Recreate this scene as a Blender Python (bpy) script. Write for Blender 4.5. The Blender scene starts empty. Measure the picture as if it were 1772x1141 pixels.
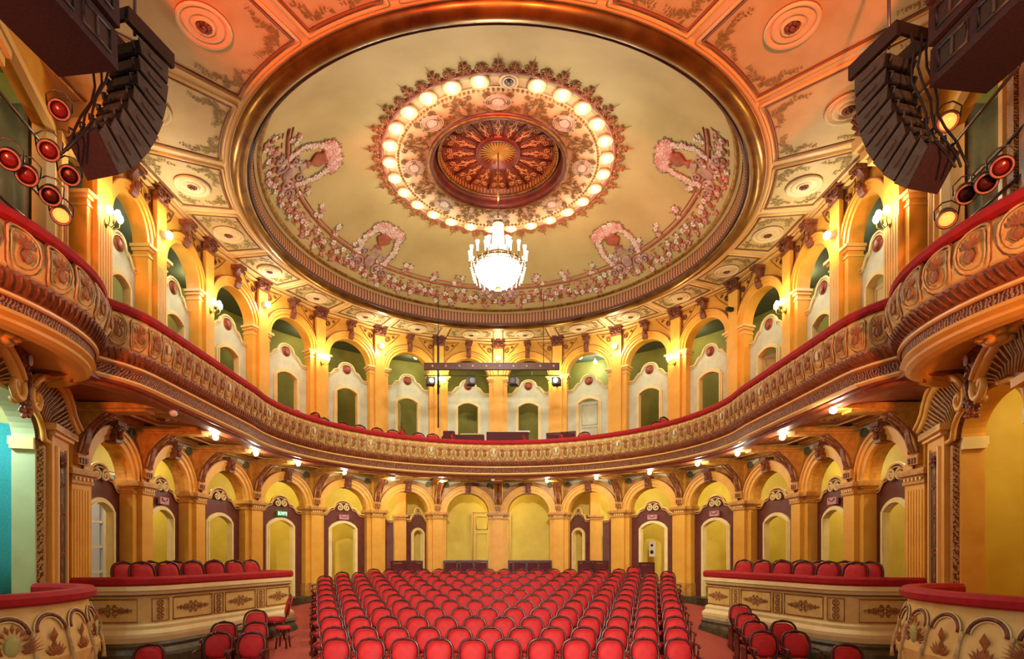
import bpy, bmesh, math, random
from math import sin, cos, pi, sqrt, atan2, radians as R_
from mathutils import Matrix, Vector
random.seed(11)
S = bpy.context.scene
C = S.collection
E = 2.3            # eye height above the front of the stalls floor
F = 990.0          # focal length in pixels of the 1772 x 1141 frame
# ------------------------------------------------------------------ camera, world, exposure
cam = bpy.data.objects.new('camera', bpy.data.cameras.new('camera'))
C.objects.link(cam)
cam.location = (0, 0, E)
cam.rotation_euler = (pi / 2, 0, 0)
cam.data.sensor_width = 36
cam.data.lens = F * 36 / 1772
cam.data.shift_x = (886 - 862) / 1772
cam.data.shift_y = (956 - 570.5) / 1772
cam.data.clip_end = 200
S.camera = cam
S.view_settings.view_transform = 'Standard'
S.view_settings.look = 'None'
S.view_settings.gamma = 1
S.view_settings.exposure = 0.0
w = bpy.data.worlds.new('world')
S.world = w
w.use_nodes = True
w.node_tree.nodes['Background'].inputs[0].default_value = (1.0, .96, .90, 1)
w.node_tree.nodes['Background'].inputs[1].default_value = 0.45
S.cycles.max_bounces = 6
S.cycles.diffuse_bounces = 4
S.cycles.glossy_bounces = 2
S.cycles.sample_clamp_indirect = 4
S.cycles.use_denoising = True


def light(name, loc, power, col=(1, .8, .55), r=.06, kind='POINT', parent=None, rot=None, spot=None, blend=.3, label=None):
    d = bpy.data.lights.new(name, kind)
    d.energy = power
    d.color = col
    d.shadow_soft_size = r
    if kind == 'SPOT':
        d.spot_size = spot
        d.spot_blend = blend
    o = bpy.data.objects.new(name, d)
    C.objects.link(o)
    o.location = loc
    if rot is not None:
        o.rotation_euler = rot
    if parent:
        o.parent = parent
    return o


def aim(src, dst):
    return (Vector(dst) - Vector(src)).to_track_quat('-Z', 'Y').to_euler()


# red stage lamps behind the camera; the last, white one is added general fill
STAGE_AND_FILL = [((-2.5, -1.2, 5.2), (-2.2, 3.2, 10), 8000, (1, .12, .05), 52, .12), ((2.5, -1.2, 5.2), (2.8, 3.6, 10), 7500, (1, .17, .05), 54, .12),
         ((-3, -2.5, 4.0), (-6.0, 6.2, 6.2), 4600, (1, .24, .07), 34, .6), ((3, -2.5, 4.0), (6.0, 6.2, 6.2), 4600, (1, .30, .08), 34, .6),
         ((0, -3.0, 6.5), (0, 16, 1.6), 9000, (1, .9, .76), 42, .6)]
for a_, b_, p_, c_, s_, bl_ in STAGE_AND_FILL:
    light('stage_and_fill_lamp', a_, p_, c_, .25, 'SPOT', rot=aim(a_, b_), spot=R_(s_), blend=bl_)


# ------------------------------------------------------------------ materials
def hx(h):
    v = [int(h[i:i + 2], 16) / 255 for i in (0, 2, 4)]
    return tuple((x / 12.92 if x <= .04045 else ((x + .055) / 1.055) ** 2.4) for x in v) + (1,)


MATS = {}


def mat(name, c1, c2=None, scale=6.0, rough=.55, metal=0.0, bump=0.0, bscale=40, lo=.35, hi=.7, kind='noise', detail=3, stretch=None, coord='Object', emit=None, es=0, trans=0, sheen=0):
    m = bpy.data.materials.new(name)
    m.use_nodes = True
    nt = m.node_tree
    n = nt.nodes
    b = n['Principled BSDF']
    b.inputs['Roughness'].default_value = rough
    b.inputs['Metallic'].default_value = metal
    b.inputs['Base Color'].default_value = hx(c1)
    if trans:
        b.inputs['Transmission Weight'].default_value = trans
    if sheen:
        b.inputs['Sheen Weight'].default_value = sheen
    if emit:
        b.inputs['Emission Color'].default_value = hx(emit)
        b.inputs['Emission Strength'].default_value = es
    tc = n.new('ShaderNodeTexCoord')
    mp = n.new('ShaderNodeMapping')
    nt.links.new(tc.outputs[coord], mp.inputs[0])
    if stretch:
        mp.inputs['Scale'].default_value = stretch
    if c2:
        rp = n.new('ShaderNodeValToRGB')
        rp.color_ramp.elements[0].position = lo
        rp.color_ramp.elements[1].position = hi
        rp.color_ramp.elements[0].color = hx(c1)
        rp.color_ramp.elements[1].color = hx(c2)
        if kind == 'noise':
            t = n.new('ShaderNodeTexNoise')
            t.inputs['Scale'].default_value = scale
            t.inputs['Detail'].default_value = detail
            out = t.outputs[0]
        elif kind == 'wave':
            t = n.new('ShaderNodeTexWave')
            t.inputs['Scale'].default_value = scale
            t.inputs['Distortion'].default_value = 0
            out = t.outputs['Fac']
        elif kind == 'rings':
            t = n.new('ShaderNodeTexWave')
            t.wave_type = 'RINGS'
            t.rings_direction = 'SPHERICAL'
            t.inputs['Scale'].default_value = scale
            t.inputs['Distortion'].default_value = 7
            t.inputs['Detail'].default_value = 2.5
            t.inputs['Detail Scale'].default_value = 2.2
            out = t.outputs['Fac']
        else:
            t = n.new('ShaderNodeTexVoronoi')
            t.feature = 'DISTANCE_TO_EDGE'
            t.inputs['Scale'].default_value = scale
            out = t.outputs['Distance']
        nt.links.new(mp.outputs[0], t.inputs['Vector'])
        nt.links.new(out, rp.inputs[0])
        nt.links.new(rp.outputs[0], b.inputs['Base Color'])
        if kind != 'noise' and bump:
            bp = n.new('ShaderNodeBump')
            bp.inputs['Strength'].default_value = bump
            bp.inputs['Distance'].default_value = .02
            nt.links.new(out, bp.inputs['Height'])
            nt.links.new(bp.outputs[0], b.inputs['Normal'])
            bump = 0
    if bump:
        t2 = n.new('ShaderNodeTexNoise')
        t2.inputs['Scale'].default_value = bscale
        t2.inputs['Detail'].default_value = 4
        nt.links.new(mp.outputs[0], t2.inputs['Vector'])
        bp = n.new('ShaderNodeBump')
        bp.inputs['Strength'].default_value = bump
        bp.inputs['Distance'].default_value = .02
        nt.links.new(t2.outputs[0], bp.inputs['Height'])
        nt.links.new(bp.outputs[0], b.inputs['Normal'])
    MATS[name] = m
    return m


M_col = mat('ochre_paint', 'e6ae42', 'dc9c32', 3, .5, bump=.08)
M_colu = mat('golden_paint', 'f0b848', 'e6a638', 3, .5, bump=.08)
M_cap = mat('dark_ochre_moulding', 'cc9840', 'aa722c', 8, .5)
M_arch = mat('arch_ochre', 'e6b04c', 'dca23c', 4, .5)
M_cream = mat('cream_paint', 'f2dfa0', 'e8d28c', 4, .5)
M_creamline = mat('pale_gold_line', 'f0c878', None, rough=.4)
M_maroon = mat('maroon_paint', '6c3428', '5c2a22', 5, .45)
M_mint = mat('pale_mint_paint', 'd6dcc0', 'c8ceb0', 4, .6)
M_olive = mat('olive_corridor', '96923c', '848234', 2, .7)
M_dolive = mat('dark_olive_ceiling', '6c7250', '5c6244', 1.5, .7)
M_yellow = mat('yellow_corridor', 'dcc850', 'd0b840', 2, .6)
M_gilt = mat('gilt', 'b08840', '6e4a1c', 9, .35, .6)
M_bronze = mat('bronze_gilt', '94702e', '6a4a1e', 2.5, .3, .75)
M_brown = mat('brown_carving', '8a4e2c', '5a2c1a', 14, .5, bump=.35, bscale=30)
M_dkbrown = mat('dark_brown_paint', '5c3220', '4a2418', 8, .5)
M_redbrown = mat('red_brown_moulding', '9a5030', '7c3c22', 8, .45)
M_gadroon = mat('gadroon_paint', 'a05c30', '74401f', 6, .45)
M_panel = mat('gold_panel_paint', 'e8c878', 'dcb460', 5, .5)
M_ofield = mat('oval_field_paint', 'd09c50', 'b88040', 9, .5)
M_motif = mat('brown_motif', 'a5662c', '8a4c20', 10, .5)
M_ovalm = mat('oval_moulding', 'd8b878', 'b08a50', 12, .45)
M_frieze = mat('scroll_frieze', '4c2014', 'b07848', 7, .45, kind='rings', lo=.45, hi=.62, bump=.5, stretch=(1, 1, 1), coord='UV')
M_lace = mat('lace_strip', 'd8a860', '6a3418', 13, .45, kind='rings', lo=.45, hi=.62, bump=.4)
M_velvet = mat('red_velvet', 'b00c16', '98080f', 8, .8)
M_seat = mat('seat_velvet', 'c81418', 'ac0e12', 10, .7)
M_wood = mat('mahogany', '5a1c14', '3c120c', 12, .25)
M_carpet = mat('salmon_carpet', 'b8543e', 'a84834', 30, .95, bump=.2, bscale=120)
M_stone = mat('dark_stone', '5a5234', '3c3626', 8, .35)
M_ceil = mat('ceiling_cream', 'd8c488', 'ccb678', 2, .6)
M_ceilrib = mat('ceiling_rib', 'e8d49c', None, rough=.5)
M_ceilline = mat('ceiling_dark_line', '8a5a34', None, rough=.5)
M_dome = mat('dome_khaki', 'c0aa6c', 'ac965a', .8, .7, detail=5)
M_rosbase = mat('rosette_apricot', 'ecc48c', 'e0b478', 4, .5)
M_filig = mat('filigree_gold', '9a7430', '6e4c1c', 12, .45, .2)
M_rim = mat('lattice_brown', '6a3418', 'b47c44', 3, .5, kind='wave', lo=.3, hi=.7, bump=.4, coord='UV')
M_carve = mat('light_carving', 'e0a468', None, rough=.4)
M_carved = mat('carved_copper', '74301a', 'a85c2c', 6, .4, .2, kind='rings', lo=.4, hi=.6, bump=.6)
M_copper = mat('copper_brown', '7c3018', '5a2012', 6, .35, .3)
M_sun = mat('sunburst_gold', 'd89a40', None, rough=.3, metal=.7)
M_black = mat('black_plastic', '1c1614', '120e0e', 20, .5, bump=.1)
M_sub = mat('dark_speaker_carpet', '3a2022', '2c1618', 30, .8, bump=.2, bscale=90)
M_side = mat('grey_speaker_side', '4a4640', '3a3632', 20, .5)
M_metal = mat('grey_steel', '6a625c', None, rough=.35, metal=.8)
M_lampred = mat('red_lamp_glass', '8c2420', None, rough=.2, emit='a02018', es=.15)
M_lampor = mat('orange_lamp_glass', 'ffb070', None, rough=.2, emit='ff8a3a', es=2.5)
M_white = mat('white_plaster', 'e8e2d0', None, rough=.5)
M_bulb = mat('glowing_bulb', 'fff2d8', None, emit='fff0d0', es=22)
M_bulbr = mat('ring_bulb_glass', 'fff2d8', None, emit='fff0d8', es=7)
M_bulbw = mat('glowing_warm_bulb', 'fff0c0', None, emit='ffe6a0', es=22)
M_crys = mat('lit_crystal', 'fffaf0', 'fff0d0', 30, .1, emit='fff2d8', es=1.1)
M_crysb = mat('lit_crystal_bowl', 'fffaf0', None, rough=.1, emit='fff4e0', es=1.7)
M_greenw = mat('green_vestibule', 'b4b868', 'a4a858', 2, .6)
M_greenlit = mat('green_lit_plaster', 'c8d8a8', 'bccc98', 3, .6)  # green cast of the left box light put into the plaster colour
M_turq = mat('turquoise_fabric', '38a8b4', '2890a8', 60, .9, bump=.4, bscale=80)
M_drape = mat('grey_olive_drape', '8c8460', '5e5a40', 2.2, .55, bump=.5, bscale=6)
M_green = mat('green_sign', '0c7a38', None, rough=.4, emit='0c9a40', es=.5)
M_letter = mat('white_letter', 'ffffff', None, emit='ffffff', es=1.0)
M_pink = mat('pink_sign', 'c88a90', None, rough=.4)
M_rose = mat('painted_rose', 'd49a8c', 'b86a5c', 20, .6)
M_leaf = mat('painted_leaf', '8c7c40', '6a5a2c', 20, .6)
M_spray = mat('painted_gold_spray', 'a08c4c', '8c7438', 20, .6)
M_dvelvet = mat('dark_red_velvet', '5c0c14', '480a10', 8, .8)
M_petal = mat('painted_pale_petal', 'e4d4b8', 'c8b8a8', 20, .6)
M_urn = mat('painted_urn', 'a85c3c', '8a4028', 5, .5)
M_mauve = mat('painted_mauve', 'b89484', '947060', 6, .5)
M_glass = mat('window_glass', 'e8f0ff', None, rough=.05, trans=1.0)
M_lime = mat('lime_side', 'a8a868', None, rough=.6)
M_laptop = mat('silver_plastic', 'd8dce4', None, rough=.3)
M_desk = mat('desk_maroon', '4c1414', None, rough=.8)
M_sconce = mat('sconce_brass', '8a7040', None, rough=.35, metal=.8)


# ------------------------------------------------------------------ mesh builder
class MB:
    def __init__(s):
        s.v, s.f, s.sm, s.uv = [], [], [], {}

    def add(s, vs, fs, smooth=False, M=None, uvs=None):
        b = len(s.v)
        if M is not None:
            vs = [tuple(M @ Vector(p)) for p in vs]
        s.v += [tuple(p) for p in vs]
        s.f += [tuple(b + i for i in q) for q in fs]
        s.sm += [smooth] * len(fs)
        if uvs:
            for i, u in enumerate(uvs):
                s.uv[b + i] = u
        return s

    def box(s, x0, x1, y0, y1, z0, z1, M=None):
        return s.add([(x, y, z) for x in (x0, x1) for y in (y0, y1) for z in (z0, z1)],
                     [(0, 1, 3, 2), (4, 6, 7, 5), (0, 4, 5, 1), (2, 3, 7, 6), (0, 2, 6, 4), (1, 5, 7, 3)], M=M)

    def slab(s, xs, lo, hi, y0, y1, M=None):
        n = len(xs)
        vs = []
        for i, x in enumerate(xs):
            vs += [(x, y0, lo[i]), (x, y0, hi[i]), (x, y1, lo[i]), (x, y1, hi[i])]
        fs = []
        for i in range(n - 1):
            a, b = 4 * i, 4 * i + 4
            fs += [(a, b, b + 1, a + 1), (a + 2, a + 3, b + 3, b + 2), (a + 1, b + 1, b + 3, a + 3), (a, a + 2, b + 2, b)]
        e = 4 * (n - 1)
        fs += [(0, 1, 3, 2), (e, e + 2, e + 3, e + 1)]
        return s.add(vs, fs, M=M)

    def ring(s, cx, cz, a0, b0, a1, b1, y0, y1, t0=0, t1=pi, n=20, M=None):
        full = abs(t1 - t0 - 2 * pi) < 1e-6
        m = n if full else n + 1
        vs = []
        for i in range(m):
            t = t0 + (t1 - t0) * i / n
            c, d = cos(t), sin(t)
            vs += [(cx + a0 * c, y0, cz + b0 * d), (cx + a1 * c, y0, cz + b1 * d), (cx + a1 * c, y1, cz + b1 * d), (cx + a0 * c, y1, cz + b0 * d)]
        fs = []
        for i in range(n):
            a, b = 4 * i, 4 * ((i + 1) % m)
            fs += [(a, a + 1, b + 1, b), (a + 1, a + 2, b + 2, b + 1), (a + 2, a + 3, b + 3, b + 2), (a + 3, a, b, b + 3)]
        if not full:
            fs += [(0, 3, 2, 1), (4 * n, 4 * n + 1, 4 * n + 2, 4 * n + 3)]
        return s.add(vs, fs, M=M)

    def tube(s, pts, r, n=5, closed=False, M=None, rad=None):
        P = [Vector(p) for p in pts]
        k = len(P)
        vs = []
        up = None
        for i in range(k):
            if closed:
                t = P[(i + 1) % k] - P[i - 1]
            else:
                t = P[min(i + 1, k - 1)] - P[max(i - 1, 0)]
            if t.length < 1e-9:
                t = Vector((0, 0, 1))
            t.normalize()
            if up is None:
                up = Vector((0, 0, 1)) if abs(t.z) < .8 else Vector((0, 1, 0))
            a = up - t * up.dot(t)
            if a.length < 1e-4:
                a = t.orthogonal()
            a.normalize()
            up = a
            b = t.cross(a)
            rr = rad[i] if rad else r
            for j in range(n):
                q = 2 * pi * j / n
                vs.append(tuple(P[i] + a * cos(q) * rr + b * sin(q) * rr))
        fs = []
        for i in range(k if closed else k - 1):
            for j in range(n):
                a, b = i * n + j, i * n + (j + 1) % n
                c, d = ((i + 1) % k) * n + (j + 1) % n, ((i + 1) % k) * n + j
                fs.append((a, b, c, d))
        if not closed:
            fs += [tuple(range(n - 1, -1, -1)), tuple((k - 1) * n + j for j in range(n))]
        return s.add(vs, fs, True, M)

    def sweep(s, path, prof, closed=False, cap=True, closeprof=True, smooth=False, uvm=1.0):
        P = [Vector((p[0], p[1])) for p in path]
        k = len(P)
        N = []
        for i in range(k):
            def seg(a, b):
                t = (P[b % k] - P[a % k])
                t.normalize()
                return Vector((t.y, -t.x))
            if closed:
                n1, n2 = seg(i - 1, i), seg(i, i + 1)
            else:
                n1 = seg(max(i - 1, 0), max(i - 1, 0) + 1)
                n2 = seg(min(i, k - 2), min(i, k - 2) + 1)
            q = n1 + n2
            q.normalize()
            q /= max(.5, q.dot(n1))
            N.append(q)
        m = len(prof)
        vs, uvs = [], []
        L = 0
        for i in range(k + (1 if closed else 0)):
            if i:
                L += (P[i % k] - P[i - 1]).length
            l = 0
            for j, (d, z) in enumerate(prof):
                if j:
                    l += math.hypot(d - prof[j - 1][0], z - prof[j - 1][1])
                p = P[i % k] + N[i % k] * d
                vs.append((p.x, p.y, z))
                uvs.append((L * uvm, l * uvm))
        fs = []
        for i in range(k if closed else k - 1):
            for j in range(m if closeprof else m - 1):
                a, b = i * m + j, i * m + (j + 1) % m
                fs.append((a, b, b + m, a + m))
        if cap and closeprof and not closed:
            fs += [tuple(range(m)), tuple((k - 1) * m + j for j in range(m - 1, -1, -1))]
        return s.add(vs, fs, smooth, uvs=uvs)

    def lathe(s, prof, n=20, M=None, c=(0, 0, 0), sx=1, sy=1, smooth=True):
        vs = []
        for r, z in prof:
            for j in range(n):
                q = 2 * pi * j / n
                vs.append((c[0] + r * cos(q) * sx, c[1] + r * sin(q) * sy, c[2] + z))
        fs = []
        for i in range(len(prof) - 1):
            for j in range(n):
                fs.append((i * n + j, i * n + (j + 1) % n, (i + 1) * n + (j + 1) % n, (i + 1) * n + j))
        if prof[0][0] > 1e-6:
            fs.append(tuple(range(n - 1, -1, -1)))
        if prof[-1][0] > 1e-6:
            fs.append(tuple((len(prof) - 1) * n + j for j in range(n)))
        return s.add(vs, fs, smooth, M)

    def annulus(s, prof, n=64, c=(0, 0), a0=0, a1=2 * pi, smooth=True):
        """prof of (r, z), not capped"""
        vs, uvs = [], []
        for i in range(n + 1):
            q = a0 + (a1 - a0) * i / n
            l = 0
            for j, (r, z) in enumerate(prof):
                if j:
                    l += math.hypot(r - prof[j - 1][0], z - prof[j - 1][1])
                vs.append((c[0] + r * sin(q), c[1] + r * cos(q), z))
                uvs.append((q * prof[0][0], l))
        m = len(prof)
        fs = [(i * m + j, i * m + j + 1, (i + 1) * m + j + 1, (i + 1) * m + j) for i in range(n) for j in range(m - 1)]
        return s.add(vs, fs, smooth, uvs=uvs)

    def ball(s, c, r, nu=8, nv=5, M=None):
        if not isinstance(r, (tuple, list)):
            r = (r, r, r)
        vs = [(c[0], c[1], c[2] - r[2])]
        for i in range(1, nv):
            p = -pi / 2 + pi * i / nv
            for j in range(nu):
                q = 2 * pi * j / nu
                vs.append((c[0] + r[0] * cos(p) * cos(q), c[1] + r[1] * cos(p) * sin(q), c[2] + r[2] * sin(p)))
        vs.append((c[0], c[1], c[2] + r[2]))
        fs = [(0, 1 + (j + 1) % nu, 1 + j) for j in range(nu)]
        for i in range(nv - 2):
            for j in range(nu):
                a, b = 1 + i * nu + j, 1 + i * nu + (j + 1) % nu
                fs.append((a, b, b + nu, a + nu))
        t = len(vs) - 1
        fs += [(t, t - nu + j, t - nu + (j + 1) % nu) for j in range(nu)]
        return s.add(vs, fs, True, M)

    def leafm(s, c, ang, l, w, M=None, th=.006):
        """flat leaf in the local XZ plane, y is thickness"""
        ca, sa = cos(ang), sin(ang)

        def q(u, v, y):
            return (c[0] + u * ca - v * sa, c[1] + y, c[2] + u * sa + v * ca)
        vs = [q(0, 0, 0), q(l * .5, w, 0), q(l, 0, 0), q(l * .5, -w, 0), q(l * .45, 0, -th * 2)]
        return s.add(vs, [(0, 1, 4), (1, 2, 4), (2, 3, 4), (3, 0, 4), (0, 3, 2, 1)], M=M)

    def build(s, name, m, parent=None, M=None):
        o = s.build0(name, m, parent, M)
        if name in ('pink_flowers', 'pale_flowers', 'leaves', 'foliage', 'crystal_drops', 'crystal_stem', 'gadroons'):
            o['kind'] = 'stuff'
        return o

    def build0(s, name, m, parent=None, M=None):
        me = bpy.data.meshes.new(name)
        me.from_pydata(s.v, [], s.f)
        for p, k in zip(me.polygons, s.sm):
            p.use_smooth = k
        if s.uv:
            ul = me.uv_layers.new(name='UVMap')
            for lp in me.loops:
                ul.data[lp.index].uv = s.uv.get(lp.vertex_index, (0, 0))
        bm = bmesh.new()
        bm.from_mesh(me)
        bmesh.ops.recalc_face_normals(bm, faces=bm.faces)
        bm.to_mesh(me)
        bm.free()
        me.materials.append(m)
        o = bpy.data.objects.new(name, me)
        C.objects.link(o)
        if parent:
            o.parent = parent
        if M is not None:
            o.matrix_local = M
        return o


def tag(o, label=None, cat=None, group=None, kind=None):
    if label:
        o['label'] = label
    if cat:
        o['category'] = cat
    if group:
        o['group'] = group
    if kind:
        o['kind'] = kind
    return o


def empty(name, label, cat, loc=(0, 0, 0), rz=0, group=None):
    o = bpy.data.objects.new(name, None)
    C.objects.link(o)
    o.location = loc
    o.rotation_euler = (0, 0, rz)
    o.empty_display_size = .1
    return tag(o, label, cat, group)


def struct(name, mb, m):
    return tag(mb.build(name, m), kind='structure')


def kids(o):
    return [c for c in ALLCH.get(o.name, [])]


ALLCH = {}


def reg(o):
    for c in C.objects:
        pass


def copy_tree(o, children, parent=None):
    c = o.copy()
    C.objects.link(c)
    if parent:
        c.parent = parent
    for ch in children.get(o, []):
        copy_tree(ch, children, c)
    return c


def chmap(root):
    m = {}

    def rec(o):
        m[o] = list(o.children)
        for c in m[o]:
            rec(c)
    rec(root)
    return m


ORD = ['zeroth', 'first', 'second', 'third', 'fourth', 'fifth', 'sixth', 'seventh', 'eighth', 'ninth', 'tenth', 'eleventh', 'twelfth', 'thirteenth', 'fourteenth', 'fifteenth', 'sixteenth',
       'seventeenth', 'eighteenth', 'nineteenth', 'twentieth', 'twenty-first', 'twenty-second', 'twenty-third', 'twenty-fourth', 'twenty-fifth', 'twenty-sixth', 'twenty-seventh', 'twenty-eighth']


def at(px, py, Y):
    return ((px - 862) / F * Y, Y, E + (956 - py) / F * Y)


def side(k):
    return 'left' if k < 0 else 'right'


# curves
def spiral(cx, cz, r0, turns, a0, dirn=1, n=18, y=0):
    pts = []
    for i in range(n + 1):
        t = i / n
        r = r0 * (1 - .86 * t)
        a = a0 + dirn * turns * 2 * pi * t
        pts.append((cx + r * cos(a), y, cz + r * sin(a)))
    return pts


def arabesque(mb, w, h, y, r=.008, M=None):
    """symmetric scroll ornament in the XZ plane, centred at the origin"""
    for sx in (-1, 1):
        for sz in (-1, 1):
            for (cx, cz, rr, a) in ((.22, .18, .16, 2.6), (.5, .14, .12, 2.0), (.76, .07, .08, 1.6), (.14, .36, .1, 3.6)):
                p = spiral(cx, cz, rr, 1.15, a)
                mb.tube([(sx * q[0] * w, y, sz * q[2] * h * 1.3) for q in p], r, 4, M=M)
        mb.tube([(sx * t * w, y, .05 * h * sin(t * 9)) for t in [i / 12 for i in range(1, 13)]], r, 4, M=M)
        for i in range(5):
            mb.leafm((sx * w * (.3 + .14 * i), y, 0), .7 if sx > 0 else pi - .7, h * .25, h * .06, M)
            mb.leafm((sx * w * (.3 + .14 * i), y, 0), -.7 if sx > 0 else pi + .7, h * .25, h * .06, M)
    mb.ring(0, 0, .07 * w, .1 * w, .1 * w, .14 * w, y - r, y + r, 0, 2 * pi, 12, M=M)
    return mb


YC = 13.6


def hs(Rad, Y0, n=48, yc=YC, X=None):
    X = X or Rad
    p = [(-X, Y0)]
    ny = 6
    for i in range(1, ny):
        p.append((-X, Y0 + (yc - Y0) * i / ny))
    for i in range(n + 1):
        a = -pi / 2 + pi * i / n
        p.append((Rad * sin(a), yc + Rad * cos(a)))
    for i in range(ny - 1, 0, -1):
        p.append((X, Y0 + (yc - Y0) * i / ny))
    p.append((X, Y0))
    return p


def mirp(path, s):
    return path if s > 0 else [(-x, y) for x, y in reversed(path)]


# ------------------------------------------------------------------ large structure
zf = lambda y: .085 * (y - 8.87)
fl = MB()
fl.add([(-13, 2, zf(2)), (13, 2, zf(2)), (13, 25, zf(25)), (-13, 25, zf(25)), (-13, 2, zf(2) - .3), (13, 2, zf(2) - .3), (13, 25, zf(25) - .3), (-13, 25, zf(25) - .3)],
       [(0, 1, 2, 3), (7, 6, 5, 4), (0, 4, 5, 1), (1, 5, 6, 2), (2, 6, 7, 3), (3, 7, 4, 0)])
struct('floor', fl, M_carpet)
# raised walk behind the ground floor columns
ar = MB().sweep(hs(7.0, 10.0), [(0, .4), (0, .93), (-4.2, .93), (-4.2, .4)])
struct('floor_arcade', ar, M_stone)
# ground corridor walls, polygon plan, right and back
def wallstrip(pts, z0, z1, th=.15):
    return MB().sweep(pts, [(0, z0), (0, z1), (-th, z1), (-th, z0)])
LOWR = [(3.2, 22.7), (5.5, 22.4), (8.0, 20.5), (9.6, 17.5), (9.6, 9.4)]
struct('wall_right_corridor', wallstrip(LOWR, .5, 5.1), M_yellow)
struct('wall_back_vestibule', wallstrip([(-3.2, 22.7), (3.2, 22.7)], .5, 5.1), M_yellow)
struct('wall_left_corridor', wallstrip([(-9.6, 17.5), (-8.0, 20.5), (-5.5, 22.4), (-3.2, 22.7)], .5, 5.1), M_yellow)
# left straight wall with the window opening
WY0, WY1, WZ0, WZ1 = 13.4, 14.5, 1.2, 4.3
wl = MB()
wl.box(-9.75, -9.6, 9.4, WY0, .5, 5.1).box(-9.75, -9.6, WY1, 17.5, .5, 5.1).box(-9.75, -9.6, WY0, WY1, .5, WZ0).box(-9.75, -9.6, WY0, WY1, WZ1, 5.1)
struct('wall_left', wl, M_yellow)
fr = MB()
for y in (WY0, (WY0 + WY1) / 2 - .04, WY1 - .08):
    fr.box(-9.7, -9.6, y, y + .08, WZ0, WZ1)
for z in [WZ0, WZ0 + .6, WZ0 + 1.2, WZ0 + 1.8, WZ0 + 2.35, WZ1 - .08]:
    fr.box(-9.69, -9.61, WY0, WY1, z, z + .06)
wo = struct('window_1', fr, M_white)
MB().box(-9.66, -9.65, WY0, WY1, WZ0, WZ1).build('pane', M_glass, wo)
struct('daylight_backdrop', MB().box(-13.2, -13.0, 8, 20, -.5, 7), M_white)  # added white backdrop that brightens the view through the window
light('outdoor_fill_light', (-11.2, 14.5, 5.2), 900, (.9, .95, 1), .6)  # added point light in place of daylight on the backdrop
struct('ceiling_ground_corridor', MB().sweep(hs(7.2, 9.4), [(0, 4.98), (0, 5.08), (-4.5, 5.08), (-4.5, 4.98)]), M_yellow)
# gallery floor and balcony soffit
struct('floor_gallery', MB().sweep(hs(5.72, 9.1), [(0, 5.09), (0, 5.2), (-4.4, 5.2), (-4.4, 5.09)]), M_carpet)
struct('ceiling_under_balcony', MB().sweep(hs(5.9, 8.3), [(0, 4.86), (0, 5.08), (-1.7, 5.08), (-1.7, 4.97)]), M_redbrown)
struct('floor_gallery_step', MB().sweep(hs(5.8, 9.8), [(0, 5.18), (0, 5.36), (-1.2, 5.36), (-1.2, 5.18)]), M_carpet)
# gallery corridor
struct('wall_back_gallery', MB().sweep(hs(9.0, 9.6), [(0, 5.2), (0, 10.2), (-.15, 10.2), (-.15, 5.2)]), M_olive)
struct('ceiling_gallery', MB().sweep(hs(7.5, 9.6), [(0, 9.6), (0, 9.7), (-1.6, 9.7), (-1.6, 9.6)]), M_dolive)
# flat ceiling around the oval
OC = 13.8
OR = 5.67


def rout(a):
    """distance from the dome axis to the horseshoe outline in direction a (0 = back)"""
    s_, c_ = abs(sin(a)), cos(a)
    best = 40
    if s_ > 1e-5:
        best = min(best, 7.45 / s_)
    if c_ < -1e-5:
        best = min(best, (OC - 6.2) / -c_)
    oc = OC - YC
    b = oc * c_
    q = -b + sqrt(max(0, b * b - (oc * oc - 7.45 ** 2)))
    if OC + q * c_ >= YC:
        best = min(best, q)
    return best


ce = MB()
n = 144
vs = []
for i in range(n):
    a = 2 * pi * i / n
    ro = rout(a)
    for r, z in ((OR, 10.0), (ro, 10.0), (ro, 10.25), (OR, 10.25)):
        vs.append((r * sin(a), OC + r * cos(a), z))
fs = []
for i in range(n):
    for j in range(4):
        a, b = 4 * i + j, 4 * i + (j + 1) % 4
        c, d = 4 * ((i + 1) % n) + (j + 1) % 4, 4 * ((i + 1) % n) + j
        fs.append((a, b, c, d))
ce.add(vs, fs)
struct('ceiling', ce, M_ceilrib)
# dome
def domez(r):
    t = min(1, max(0, (5.42 - r) / (5.42 - 2.62)))
    return 10.3 + 1.3 * (1 - (1 - t) ** 2.2)
DP = [(5.42 - (5.42 - 2.62) * i / 16, domez(5.42 - (5.42 - 2.62) * i / 16)) for i in range(17)]
struct('ceiling_dome', MB().annulus(DP, 96, (0, OC)), M_dome)


def dframe(a, r):
    """matrix on the dome surface: x along the ring, z towards the axis (uphill), -y out of the surface to the hall"""
    e = .02
    P = lambda rr: Vector((rr * sin(a), OC + rr * cos(a), domez(rr)))
    up = (P(r - e) - P(r + e)).normalized()
    x = Vector((cos(a), -sin(a), 0))
    nrm = x.cross(up)
    if nrm.z > 0:
        nrm = -nrm
    # local axes: X = x, Y = -nrm (into the surface), Z = up
    y = -nrm
    m = Matrix(((x.x, y.x, up.x, 0), (x.y, y.y, up.y, 0), (x.z, y.z, up.z, 0), (0, 0, 0, 1)))
    return Matrix.Translation(P(r)) @ m


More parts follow.
